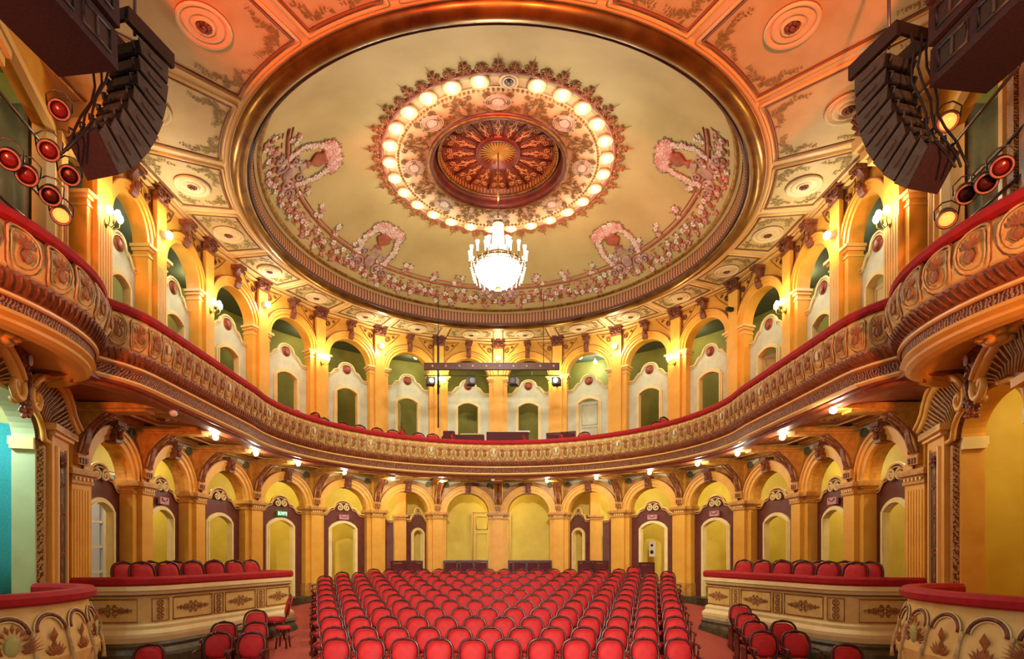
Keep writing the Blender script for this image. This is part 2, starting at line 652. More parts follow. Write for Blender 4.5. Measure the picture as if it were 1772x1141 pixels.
# oval gilt ring and lattice drum
orr = empty('oval_ceiling_cornice', 'large bronze gilt ring moulding framing the oval dome opening', 'cornice', (0, OC, 10.0))
rp = []
for i in range(11):
    t = pi * i / 10
    rp.append((OR + .02 + .17 * cos(t), 0.02 - .14 * sin(t)))
MB().annulus(rp + [(OR - .15, .02)], 120).build('torus_moulding', M_bronze, orr)
MB().annulus([(OR - .15, .0), (OR - .17, -.05), (OR - .2, -.02), (OR - .2, .03)], 120).build('dark_fillet', M_dkbrown, orr).__setitem__('label', 'thin dark brown fillet')
MB().annulus([(OR - .2, .02), (OR - .23, .06), (OR - .23, .32)], 120).build('lattice_band', M_rim, orr)
MB().annulus([(OR - .22, .32), (OR - .3, .36), (OR - .36, .33), (OR - .4, .4)], 120).build('inner_bead', M_gilt, orr)
MB().annulus([(OR + .2, .0), (OR + .26, -.05), (OR + .32, -.0)], 120).build('outer_fillet', M_creamline, orr)
# ------------------------------------------------------------------ ceiling coffers
bounds = [0, 17, 34, 50, 66, 82, 98, 114, 132, 151, 166]
meds = [8.5, 25.5, 42, 58, 74, 90, 106, 123, 142, 158, None]


def cof_pts(a0, a1, inset, z, rin=5.98):
    """outline of a coffer"""
    g = inset
    pts = []
    n_ = 6
    for i in range(n_ + 1):
        a = a0 + (a1 - a0) * i / n_
        pts.append((rin + g, a))
    rr = []
    for i in range(n_ + 1):
        a = a1 - (a1 - a0) * i / n_
        rr.append((min(rout(a) - .42, 9.2) - g, a))
    out = []
    am = (a0 + a1) / 2
    for r, a in pts + rr:
        # pull side edges inward by g
        d = g / max(r, 1)
        if abs(a - a0) < 1e-6:
            a += d
        elif abs(a - a1) < 1e-6:
            a -= d
        out.append((r * sin(a), OC + r * cos(a), z))
    return out


def spray(mb, c, d1, d2, ln, z):
    """painted leaf spray in a corner, growing along two directions"""
    for d in (d1, d2):
        m_ = int(ln / .05)
        nn_ = Vector((-d.y, d.x, 0))
        for i in range(m_):
            t = i / m_
            p = Vector(c) + d * (ln * t) + nn_ * (.035 * sin(t * 9))
            for s_ in (-1, 1, 1, -1):
                a = atan2(d.y, d.x) + s_ * (.4 + .9 * random.random())
                l = (.05 + .07 * random.random()) * (1.25 - .8 * t)
                p2 = p + nn_ * random.uniform(-.03, .03)
                q = p2 + Vector((cos(a), sin(a), 0)) * l
                o = Vector((-sin(a), cos(a), 0)) * l * .22
                mid = (p2 + q) / 2
                mb.add([tuple(p2)[:2] + (z,), tuple(mid + o)[:2] + (z - .004,), tuple(q)[:2] + (z,), tuple(mid - o)[:2] + (z - .004,)], [(0, 1, 2, 3)])


CO = 0
for i in range(11):
    for s_ in ((1, -1) if i < 10 else (1,)):
        a0, a1 = R_(bounds[i] + .9), R_((bounds + [194])[i + 1] - .9)
        am = R_(meds[i] or 180)
        if s_ < 0:
            a0, a1, am = -a1, -a0, -am
        ce_ = empty('ceiling_coffer', 'ceiling coffer with round medallion, %s to the %s of the back centre rib' % (ORD[i + 1], side(s_)) if i < 10 else 'reddish ceiling coffer at the top centre, above the stage side of the dome', 'ceiling panel', (0, 0, 0), 0, 'coffers around the oval')
        o1 = cof_pts(a0, a1, .1, 9.985)
        mb = MB()
        k = len(o1)
        mb.add(o1 + [(x, y, 9.998) for x, y, z in o1], [tuple(range(k)), tuple(range(2 * k - 1, k - 1, -1))] + [(j, (j + 1) % k, k + (j + 1) % k, k + j) for j in range(k)])
        mb.build('field', M_ceil, ce_)
        mb = MB()
        mb.tube(cof_pts(a0, a1, 0.0, 9.985), .032, 6, True)
        mb.build('moulding', M_creamline, ce_)
        MB().tube(cof_pts(a0, a1, .07, 9.985), .022, 5, True).build('dark_line', M_ceilline, ce_)
        # medallion
        rm = (5.98 + min(rout(am) - .42, 9.0)) / 2
        if i in (8, 9):
            rm = 6.95
        if i == 10:
            rm = 7.0
        sc = .30 if i < 5 else (.33 if i < 7 else .36)
        md = MB()
        cx, cy = rm * sin(am), OC + rm * cos(am)
        prof = [(1.0, 0), (1.06, -.03), (1.0, -.07), (.9, -.045), (.86, -.02), (.8, -.02), (.74, -.05), (.6, -.06), (.52, -.03), (.42, -.03), (.40, -.06), (.34, -.07), (.30, -.03), (0, -.03)]
        md.lathe([(r * sc, z * .9) for r, z in prof], 28, c=(cx, cy, 9.985), sy=1.0)
        mo = md.build('medallion', M_ceilrib, ce_)
        MB().tube([(cx + sc * 1.0 * cos(t), cy + sc * sin(t), 9.975) for t in [2 * pi * q / 28 for q in range(28)]], .022, 5, True).build('rim', M_ceilline, mo)
        ro = MB()
        for q in range(8):
            t = 2 * pi * q / 8
            ro.ball((cx + .2 * sc * cos(t), cy + .2 * sc * sin(t), 9.94), (.1 * sc, .1 * sc, .03), 6, 4)
        ro.ball((cx, cy, 9.93), (.12 * sc, .12 * sc, .04), 6, 4)
        ro.build('rosette', M_brown, mo)
        fo = MB()
        z = 9.978
        cor = [o1[0], o1[6], o1[7], o1[13]]
        for q in range(4):
            c = Vector(cor[q]).to_2d().to_3d()
            d1 = (Vector(cor[(q + 1) % 4]).to_2d().to_3d() - c)
            d2 = (Vector(cor[(q - 1) % 4]).to_2d().to_3d() - c)
            ln1, ln2 = d1.length, d2.length
            d1.normalize()
            d2.normalize()
            c = c + (d1 + d2) * .14
            ln = min(ln1, ln2) * .36
            spray(fo, c, d1, d2, ln, z)
        fo.build('foliage', M_spray, ce_)

# ------------------------------------------------------------------ columns and arches
KS = list(range(-7, 8))


def colpos(k, up):
    a = abs(k)
    s_ = 1 if k >= 0 else -1
    Rr = 7.2 if up else 7.45
    if a <= 5:
        t = R_(17.2 * a)
        p = (Rr * sin(t), YC + Rr * cos(t))
        th = t
    elif a == 6:
        p = (Rr, 12.1 if up else 12.0)
        th = pi / 2
    else:
        p = (Rr, 10.35 if up else 10.1)
        th = pi / 2
    return (s_ * p[0], p[1]), s_ * th


def colname(k):
    if k == 0:
        return 'at the back centre'
    return '%s %s of the back centre one' % (ORD[abs(k)], side(k))


def fluted(mb, x0, x1, y, z0, z1, n=5):
    st = (x1 - x0) / n
    for i in range(n):
        xa = x0 + st * i
        mb.box(xa + st * .2, xa + st * .8, y - .012, y + .01, z0, z1)


def scrollbracket(mb, w, z0, z1, d0, d1, y=0):
    """S-shaped console; thick w, from the wall at z0 (depth d0) out to d1 at z1"""
    n_ = 14
    pts = []
    for i in range(n_ + 1):
        t = i / n_
        z = z0 + (z1 - z0) * t
        d = d0 + (d1 - d0) * (t ** 2.2) + .05 * sin(t * 2 * pi)
        pts.append((d, z))
    vs = []
    for d, z in pts:
        vs += [(-w / 2, y, z), (-w / 2, y - d, z), (w / 2, y - d, z), (w / 2, y, z)]
    fs = []
    for i in range(n_):
        for j in range(4):
            a, b = 4 * i + j, 4 * i + (j + 1) % 4
            fs.append((a, b, b + 4, a + 4))
    fs += [(0, 1, 2, 3), (4 * n_ + 3, 4 * n_ + 2, 4 * n_ + 1, 4 * n_)]
    mb.add(vs, fs)


def lower_column(k):
    (x, y), th = colpos(k, False)
    root = empty('arcade_column', 'ochre ground floor column with toothed capital, ' + colname(k), 'column', (x, y, .93), -th, 'ground floor columns')
    root.rotation_euler = (0, 0, -th)
    z1 = 3.70 - .93
    mb = MB().box(-.335, .335, .0, .36, .0, z1)
    mb.build('pier', M_col, root)
    hw = .185 if abs(k) < 7 else .24
    mb = MB().box(-hw, hw, -.1, .0, .0, z1)
    pl = mb.build('pilaster', M_col, root)
    if abs(k) == 7:
        mb = MB()
        fluted(mb, -.2, .2, -.1, .3, z1 - .3, 6)
        mb.build('fluting', M_colu, pl)
    mb = MB()
    mb.box(-.37, .37, -.03, .36, 0, .35).box(-.22, .22, -.14, .0, 0, .35).box(-.355, .355, -.015, .36, .35, .4).box(-.205, .205, -.12, 0, .35, .4)
    mb.build('base', M_cap if abs(k) < 4 else M_maroon, root)
    mb = MB()
    for (a, b, g) in ((-.2, -.14, .03), (-.09, -.05, .05), (-.05, .02, .09), (.02, .06, .06)):
        mb.box(-.335 - g, .335 + g, -g, .37, z1 + a, z1 + b)
        mb.box(-hw - g, hw + g, -.1 - g, 0, z1 + a, z1 + b)
    cp = mb.build('capital', M_cap, root)
    mb = MB()
    for i in range(5):
        q = -hw + 2 * hw * (i + .5) / 5
        mb.box(q - .018, q + .018, -.15, -.1, z1 - .14, z1 - .09)
    mb.build('dentils', M_creamline, cp)
    # upper block with console carrying the balcony
    mb = MB().box(-.17, .17, -.04, .3, z1 + .06, z1 + 1.25)
    mb.build('upper_block', M_col, root)
    mb = MB()
    scrollbracket(mb, .22, z1 + .3, z1 + 1.1, .06, .62, -.04)
    mb.box(-.13, .13, -.14, 0, z1 + .14, z1 + .3)
    co = mb.build('console', M_cap, root)
    mb = MB()
    scrollbracket(mb, .12, z1 + .34, z1 + 1.08, .09, .65, -.04)
    for q in (-.11, .11):
        mb.tube([(q, -.04 - .08 - .5 * (t / 10) ** 2.2, z1 + .34 + .7 * t / 10) for t in range(11)], .022, 5)
    for i in range(3):
        mb.box(-.1 + .07 * i, -.06 + .07 * i, -.16, -.12, z1 + .16, z1 + .26)
    mb.build('carving', M_brown, co)
    mb = MB()
    mb.box(-.2, .2, -1.5, .1, z1 + 1.1, z1 + 1.2).box(-.14, .14, -1.3, 0, z1 + 1.05, z1 + 1.12)
    mb.build('soffit_beam', M_cap, root)
    return root


def upper_column(k):
    (x, y), th = colpos(k, True)
    root = empty('gallery_column', 'golden gallery column rising to the ceiling, ' + colname(k), 'column', (x, y, 5.2), -th, 'gallery columns')
    zi = 8.60 - 5.2
    zt = 10.0 - 5.2
    MB().box(-.33, .33, 0, .32, 0, zi).build('pier', M_colu, root)
    hw = .17 if abs(k) < 7 else .2
    pl = MB().box(-hw, hw, -.09, 0, 0, zt - .32).build('pilaster', M_colu, root)
    if abs(k) >= 6:
        mb = MB()
        fluted(mb, -hw, hw, -.09, .2, zi - .3, 6)
        mb.build('fluting', M_creamline, pl)
    MB().box(-.36, .36, -.12, .32, 0, .3).build('base', M_colu, root)
    mb = MB()
    for (a, b, g) in ((-.22, -.18, .02), (-.1, -.04, .04), (-.04, .02, .09)):
        mb.box(-.33 - g, -hw - .0, -g, .33, zi + a, zi + b)
        mb.box(hw, .33 + g, -g, .33, zi + a, zi + b)
    mb.build('impost', M_creamline, root)
    # carved head
    mb = MB()
    mb.box(-hw - .03, hw + .03, -.13, .0, zt - .34, zt - .3)
    mb.box(-hw - .08, hw + .08, -.2, .0, zt - .06, zt)
    for sx in (-1, 1):
        p = spiral(sx * hw * .75, zt - .15, .085, 1.3, pi / 2, -sx)
        mb.tube([(q[0], -.14, q[2]) for q in p], .02, 5)
    for i in range(9):
        a = pi * (i + .5) / 9
        mb.leafm((0, -.13, zt - .3), a, .2, .03, th=.02)
    mb.box(-hw, hw, -.12, 0, zt - .3, zt - .06)
    mb.ball((0, -.15, zt - .18), (.05, .04, .06))
    mb.build('carved_head', M_brown, root)
    return root


def doorcurve(u, hw, zs, rise):
    t = max(-1, min(1, u / hw))
    return zs + rise * (1 - t * t)


def crest(u, a, z0, z1):
    """scalloped top: flat shoulders, S curves, raised crown"""
    t = abs(u) / a
    if t > .78:
        return z0
    if t > .5:
        q = (.78 - t) / .28
        return z0 + (z1 - z0) * .42 * (q * q * (3 - 2 * q))
    if t > .36:
        return z0 + (z1 - z0) * .42 + (z1 - z0) * .06 * (.5 - t) / .14
    q = sqrt(max(0, 1 - (t / .36) ** 2))
    return z0 + (z1 - z0) * (.55 + .45 * q)


def bandpath(mb, pts, wd, y0, y1, M=None):
    """flat band of width wd following 2D points in XZ, offset to the left"""
    k = len(pts)
    vs = []
    for i in range(k):
        a = Vector(pts[max(i - 1, 0)])
        b = Vector(pts[min(i + 1, k - 1)])
        t = (b - a).normalized()
        nn = Vector((-t.y, t.x))
        p = Vector(pts[i])
        q = p + nn * wd
        vs += [(p.x, y0, p.y), (q.x, y0, q.y), (q.x, y1, q.y), (p.x, y1, p.y)]
    fs = []
    for i in range(k - 1):
        for j in range(4):
            fs.append((4 * i + j, 4 * i + (j + 1) % 4, 4 * i + 4 + (j + 1) % 4, 4 * i + 4 + j))
    fs += [(0, 1, 2, 3), (4 * k - 1, 4 * k - 2, 4 * k - 3, 4 * k - 4)]
    mb.add(vs, fs, M=M)


def partition(root, a, zb, zsh, zcr, zd, hd, rise, y0, y1, mpan, mframe, mtrim, up):
    """panel with door opening. a half width, zb bottom, shoulders zsh, crest zcr, door spring zd, half width hd"""
    xs = sorted(set([-a + 2 * a * i / 40 for i in range(41)] + [-hd, hd]))
    top = lambda x: crest(x, a, zsh, zcr)
    mb = MB()
    L = [x for x in xs if x <= -hd + 1e-9]
    mb.slab(L, [zb] * len(L), [top(x) for x in L], y0, y1)
    Rr = [-x for x in reversed(L)]
    mb.slab(Rr, [zb] * len(Rr), [top(x) for x in Rr], y0, y1)
    Mx = [x for x in xs if -hd - 1e-9 <= x <= hd + 1e-9]
    mb.slab(Mx, [doorcurve(x, hd, zd, rise) for x in Mx], [top(x) for x in Mx], y0, y1)
    pn = mb.build('panel', mpan, root)
    mb = MB()
    mb.tube([(x, y0 - .02, top(x)) for x in xs], .028, 5)
    mb.tube([(x, y0 - .035, top(x) - .07) for x in xs], .014, 4)
    mb.build('crest_moulding', mtrim, root)
    hd -= .012
    pts = [(-hd, zb)] + [(-hd, zd - .01)] + [(-hd + 2 * hd * i / 14, zd - .01 + rise * (1 - (i / 7 - 1) ** 2)) for i in range(1, 14)] + [(hd, zd - .01), (hd, zb)]
    mb = MB()
    bandpath(mb, pts, .1, y0 - .05, y1 + .02)
    bandpath(mb, [(p[0] * (hd + .008) / hd, p[1] + .006) for p in pts], .035, y0 - .075, y0)
    mb.build('door_frame', mframe, root)
    return pn


def bay(k0, up):
    (xa, ya), _ = colpos(k0, up)
    (xb, yb), _ = colpos(k0 + 1, up)
    c = Vector(((xa + xb) / 2, (ya + yb) / 2))
    t = Vector((xb - xa, yb - ya))
    W = t.length
    rz = atan2(t.y, t.x)
    return c, W, rz


def bayname(k0):
    kk = k0 + .5
    return '%s to the %s of the back centre' % (ORD[int(abs(kk) + .5)], side(kk))


SIGNS = {-4: 'exit', -3: 'pink', 2: 'pink', 3: 'pink', 5: 'pink', -6: 'pink'}


def text_mesh(s_, size, name, m, parent, loc, rot=(pi / 2, 0, 0), ext=.004):
    cu = bpy.data.curves.new(name, 'FONT')
    cu.body = s_
    cu.size = size
    cu.align_x = 'CENTER'
    cu.align_y = 'CENTER'
    cu.extrude = ext
    o = bpy.data.objects.new(name, cu)
    C.objects.link(o)
    dg = bpy.context.evaluated_depsgraph_get()
    me = bpy.data.meshes.new_from_object(o.evaluated_get(dg))
    bpy.data.objects.remove(o)
    o = bpy.data.objects.new(name, me)
    me.materials.clear()
    me.materials.append(m)
    C.objects.link(o)
    o.parent = parent
    o.location = loc
    o.rotation_euler = rot
    return o


def lower_bay(k0):
    c, W, rz = bay(k0, False)
    a = (W - .67) / 2
    root = empty('arch', 'ochre ground floor arch with keystone, ' + bayname(k0), 'arch', (c.x, c.y, 3.72), rz, 'ground floor arches')
    rise = .73
    n_ = 28
    xs = [-W / 2] + [-a * cos(pi * i / n_) for i in range(n_ + 1)] + [W / 2]
    lo = [0.04] + [max(0.04, rise * sin(pi * i / n_)) for i in range(n_ + 1)] + [0.04]
    mb = MB().slab(xs, lo, [1.30] * len(xs), .06, .35)
    mb.build('spandrel', M_cap, root)
    mb = MB()
    mb.ring(0, 0.02, a - .01, rise - .01, a + .1, rise + .1, -.01, .1, n=26)
    mb.ring(0, 0.02, a + .1, rise + .1, a + .2, rise + .2, -.04, .1, n=26)
    mb.ring(0, 0.02, a + .2, rise + .2, a + .25, rise + .25, -.075, .1, n=26)
    mb.build('archivolt', M_arch, root)
    MB().ring(0, 0.02, a + .245, rise + .245, a + .27, rise + .27, -.08, .1, n=26).build('dark_edge', M_redbrown, root)
    mb = MB()
    mb.slab([-.1, .1], [rise - .04, rise - .04], [rise + .34, rise + .34], -.14, .1)
    mb.box(-.13, .13, -.2, .1, rise + .28, rise + .36)
    mb.ball((0, -.17, rise + .1), (.06, .05, .09))
    for sx in (-1, 1):
        mb.tube(spiral(sx * .06, rise + .22, .06, 1.2, pi / 2, sx, y=-.16), .016, 5)
    mb.build('keystone', M_brown, root)
    for sx in (-1, 1):
        q = MB()
        q.ring(sx * (W / 2 - .33), 1.02, .0, .0, .075, .075, .02, .06, 0, 2 * pi, 16)
        q.ring(sx * (W / 2 - .33), 1.02, .075, .075, .1, .1, -.01, .06, 0, 2 * pi, 16)
        ro = q.build('spandrel_disc', M_dolive, root)
    mb = MB()
    mb.box(-W / 2 + .17, W / 2 - .17, -.06, .3, 1.16, 1.2).box(-W / 2 + .17, W / 2 - .17, -.12, .3, 1.2, 1.27)
    mb.build('cornice', M_cap, root)
    MB().slab([-W / 2 + .2, -.25], [.98, 1.12], [1.15, 1.15], .03, .06).slab([.25, W / 2 - .2], [1.12, .98], [1.15, 1.15], .03, .06).build('spandrel_field', M_mint, root)
    if abs(k0 + .5) > 2:
        p = empty('door_screen', 'maroon screen wall with scrolled top and doorway, ' + bayname(k0), 'screen', (c.x, c.y, .93), rz, 'maroon door screens')
        zb = 0
        partition(p, a + .06, 0, 3.58 - .93, 4.02 - .93, 3.1 - .93, a * .56, .17, .27, .33, M_maroon, M_cream, M_creamline, False)
        mb = MB()
        for sx in (-1, 1):
            mb.tube(spiral(sx * .125, 3.79 - .93, .115, 1.5, pi / 2 - sx * .2, sx, 22, .22), .026, 6)
        mb.build('scroll', M_cream, p)
        kd = SIGNS.get(k0)
        if kd:
            s2 = empty('exit_sign' if kd == 'exit' else 'sign_plate', ('green exit sign over the doorway, ' if kd == 'exit' else 'small pink sign plate over the doorway, ') + bayname(k0), 'sign', (c.x, c.y, 3.47), rz)
            MB().box(-.17, .17, .17, .23, -.08, .08).build('plate', M_green if kd == 'exit' else M_pink, s2)
            if kd == 'exit':
                text_mesh('EXIT', .13, 'lettering', M_letter, s2, (0, .162, 0))
                MB().box(-.158, -.145, .162, .168, -.06, .06).box(.145, .158, .162, .168, -.06, .06).build('border', M_letter, s2)
            else:
                MB().ring(0, .06, .1, .06, .115, .075, .155, .168, pi, 2 * pi, 10).build('emblem', M_maroon, s2)
    return root


def upper_bay(k0):
    c, W, rz = bay(k0, True)
    a = (W - .66) / 2
    rise = .68
    root = empty('gallery_arch', 'golden gallery arch with carved keystone, ' + bayname(k0), 'arch', (c.x, c.y, 8.62), rz, 'gallery arches')
    n_ = 28
    xs = [-W / 2] + [-a * cos(pi * i / n_) for i in range(n_ + 1)] + [W / 2]
    lo = [0.0] + [max(0, rise * sin(pi * i / n_)) for i in range(n_ + 1)] + [0.0]
    MB().slab(xs, lo, [1.39] * len(xs), .06, .32).build('spandrel', M_colu, root)
    mb = MB()
    mb.ring(0, 0, a - .01, rise - .01, a + .08, rise + .08, .0, .1, n=26)
    mb.ring(0, 0, a + .08, rise + .08, a + .17, rise + .17, -.03, .1, n=26)
    mb.ring(0, 0, a + .17, rise + .17, a + .22, rise + .22, -.06, .1, n=26)
    mb.build('archivolt', M_colu, root)
    MB().ring(0, 0, a + .215, rise + .215, a + .24, rise + .24, -.065, .1, n=26).build('dark_edge', M_redbrown, root)
    mb = MB()
    scrollbracket(mb, .16, rise + .0, rise + .5, .08, .22, .02)
    mb.box(-.12, .12, -.25, .1, rise + .48, rise + .56)
    for sx in (-1, 1):
        mb.tube(spiral(sx * .055, rise + .4, .06, 1.2, pi / 2, sx, y=-.22), .018, 5)
    mb.ball((0, -.13, rise + .2), (.05, .05, .09))
    mb.build('keystone', M_brown, root)
    mb = MB()
    for sx in (-1, 1):
        mb.ring(sx * (W / 2 - .3), 1.0, .04, .05, .07, .08, .0, .06, 0, 2 * pi, 14)
        mb.tube(spiral(sx * (W / 2 - .5), 1.12, .05, 1.1, 0, sx, y=.04), .014, 4)
        mb.tube([(sx * (W / 2 - .2), .03, 1.2), (sx * (W / 2 - .45), .03, 1.2), (sx * .35, .03, 1.24), (sx * (W / 2 - .5), .03, .98), (sx * (W / 2 - .2), .03, .7)], .012, 4, True)
    mb.build('spandrel_scrolls', M_brown, root)
    mb = MB().box(-W / 2 + .15, W / 2 - .15, -.04, .3, 1.26, 1.29).box(-W / 2 + .15, W / 2 - .15, -.09, .3, 1.33, 1.38)
    mb.build('cornice', M_creamline, root)
    p = empty('gallery_screen', 'pale screen wall with scalloped top and doorway, ' + bayname(k0), 'screen', (c.x, c.y, 5.2), rz, 'pale gallery screens')
    partition(p, a + .04, 0, 8.1 - 5.2, 8.58 - 5.2, 7.6 - 5.2, a * .5, .13, .26, .32, M_mint, M_cream, M_cream, True)
    q = MB()
    q.lathe([(0, -.02), (.1, -.02), (.12, -.035), (.14, -.03), (.15, 0)], 18, M=Matrix.Translation((0, .24, 3.16)) @ Matrix.Rotation(-pi / 2, 4, 'X') @ Matrix.Scale(-1, 4, (0, 0, 1)))
    q.ball((0, .22, 3.16), (.07, .02, .09))
    q.build('medallion', M_urn, p)
    return root


for k in KS:
    lower_column(k)
    upper_column(k)
for k in KS[:-1]:
    lower_bay(k)
    upper_bay(k)
for k0 in (-2, 1):     # outer arcade seen through the second arches from the centre
    s_ = -1 if k0 < 0 else 1
    sx = 3.75 * s_
    r2 = empty('vestibule_column', 'slim ochre column deep behind the second arch on the %s' % side(s_), 'column', (sx, 22.0, .93))
    MB().box(-.22, .22, 0, .3, 0, 2.8).build('shaft', M_col, r2)
    MB().box(-.27, .27, -.04, .3, 2.62, 2.66).box(-.32, .32, -.1, .3, 2.72, 2.8).build('capital', M_cap, r2)
    MB().box(-.2, .2, .02, .3, 2.8, 4.05).build('upper_block', M_col, r2)
    for (xc, yc, wd, rz2, nm) in ((3.02, 21.85, .95, -.75 * s_, 'inner'), (4.72, 21.75, 1.5, -.35 * s_, 'outer')):
        p = empty('door_screen', 'maroon screen with doorway deep behind the second arch on the %s, %s side' % (side(s_), nm), 'screen', (xc * s_, yc, .93), rz2)
        aa = wd / 2
        partition(p, aa, 0, 2.6, 3.05, 2.1, aa * .45, .12, .1, .16, M_maroon, M_cream, M_creamline, False)
        mb = MB()
        for q in (-1, 1):
            mb.tube(spiral(q * .09, 2.85, .08, 1.4, pi / 2, q, 18, .06), .016, 5)
        mb.build('scroll', M_creamline, p)
struct('wall_corridor_end_left', MB().box(-9.7, -7.6, 9.25, 9.4, .5, 5.1), M_yellow)
struct('wall_corridor_end_right', MB().box(7.6, 9.7, 9.25, 9.4, .5, 5.1), M_yellow)
struct('wall_gallery_end_left', MB().box(-9.1, -7.55, 9.85, 10.0, 5.2, 10.2), M_olive)
struct('wall_gallery_end_right', MB().box(7.55, 9.1, 9.85, 10.0, 5.2, 10.2), M_olive)


def leaf(nme, k0, up, rot, m, hw, h, zb):
    c, W, rz = bay(k0, up)
    piv = Matrix.Translation((c.x, c.y, zb)) @ Matrix.Rotation(rz, 4, 'Z') @ Matrix.Translation((-hw, .34, 0)) @ Matrix.Rotation(rot, 4, 'Z')
    w_ = hw * 2
    q = MB().box(0, w_, 0, .05, 0, h)
    o = struct(nme, q, m)
    o.matrix_world = piv
    q = MB()
    for z0, z1 in ((.15, .8), (.95, h * .62), (h * .66, h - .12)):
        q.tube([(.08, -.005, z0), (w_ - .08, -.005, z0), (w_ - .08, -.005, z1), (.08, -.005, z1)], .014, 4, True)
    q.build('panel_moulding', M_cream, o)
    MB().ball((w_ - .07, -.03, 1.0), .03).build('handle', M_metal, o)


leaf('door_2', -4, False, 1.15, M_cream, .42, 2.2, .93)
leaf('door_3', 1, True, .0, M_mint, .36, 2.45, 5.2)
leaf('door_4', -2, True, 1.1, M_cream, .36, 2.45, 5.2)
leaf('door_5', 4, True, .5, M_cap, .36, 2.45, 5.2)
leaf('door_6', 6, True, .2, M_cream, .28, 2.45, 5.2)
# back double door
d1 = MB().box(-1.0, .45, 22.6, 22.68, .93, 3.85)
dd = struct('door_1', d1, M_yellow)
mb = MB()
for x0, x1 in ((-.98, -.3), (-.22, .43)):
    for z0, z1 in ((1.05, 1.9), (2.0, 3.05), (3.2, 3.7)):
        mb.tube([(x0 + .12, 22.58, z0), (x1 - .12, 22.58, z0), (x1 - .12, 22.58, z1), (x0 + .12, 22.58, z1)], .018, 4, True)
mb.tube([(-1.02, 22.58, .93), (-1.02, 22.58, 3.88), (.47, 22.58, 3.88), (.47, 22.58, .93)], .04, 4)
mb.build('panel_moulding', M_creamline, dd)
# ------------------------------------------------------------------ main balcony parapet
BP = hs(5.6, 9.3, 80, X=5.55)
BP = [(-6.0, 8.15), (-5.82, 8.36), (-5.66, 8.68), (-5.57, 9.0)] + BP + [(5.57, 9.0), (5.66, 8.68), (5.82, 8.36), (6.0, 8.15)]
bal = empty('balcony_parapet', 'horseshoe balcony front with red velvet rail and oval painted panels', 'balcony', (0, 0, 0))
MB().sweep(BP, [(-.13, 5.9), (-.13, 6.0), (-.09, 6.04), (.07, 6.04), (.11, 6.0), (.11, 5.94), (.08, 5.9)], uvm=1).build('velvet_rail', M_velvet, bal)
MB().sweep(BP, [(-.08, 5.2), (-.08, 5.9), (.03, 5.9), (.08, 5.84), (.12, 5.66), (.11, 5.52), (.06, 5.40), (.03, 5.36)], smooth=False).build('panel_band', M_panel, bal)
MB().sweep(BP, [(-.1, 5.1), (-.08, 5.37), (.07, 5.37), (.08, 5.32), (.04, 5.24), (-.03, 5.18), (-.05, 5.1)]).build('gadroon_band', M_gadroon, bal)
MB().sweep(BP, [(-.2, 5.1), (-.04, 5.18), (0, 5.17), (0, 5.14), (-.06, 5.13), (-.06, 5.1)]).build('upper_fillet', M_creamline, bal)
MB().sweep(BP, [(-.3, 4.95), (-.3, 5.12), (-.05, 5.12), (-.09, 5.0), (-.1, 4.95)], uvm=1).build('scroll_frieze', M_frieze, bal)
MB().sweep(BP, [(-.34, 4.9), (-.34, 4.96), (-.07, 4.96), (-.06, 4.93), (-.1, 4.9)]).build('lower_fillet', M_creamline, bal)
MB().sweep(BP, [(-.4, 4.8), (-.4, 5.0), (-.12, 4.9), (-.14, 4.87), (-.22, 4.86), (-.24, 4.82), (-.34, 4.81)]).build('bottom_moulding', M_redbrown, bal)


def arclen(path):
    L = [0]
    for i in range(1, len(path)):
        L.append(L[-1] + math.dist(path[i], path[i - 1]))
    return L


def path_at(path, L, s_):
    for i in range(1, len(path)):
        if L[i] >= s_ or i == len(path) - 1:
            t = (s_ - L[i - 1]) / (L[i] - L[i - 1])
            a, b = path[i - 1], path[i]
            x, y = a[0] + (b[0] - a[0]) * t, a[1] + (b[1] - a[1]) * t
            th = atan2(b[1] - a[1], b[0] - a[0])
            return x, y, th


def bulge(z, zt=5.9, zb=5.36):
    t = (z - zb) / (zt - zb)
    return .03 + .10 * sin(pi * min(1, max(0, t))) ** .8


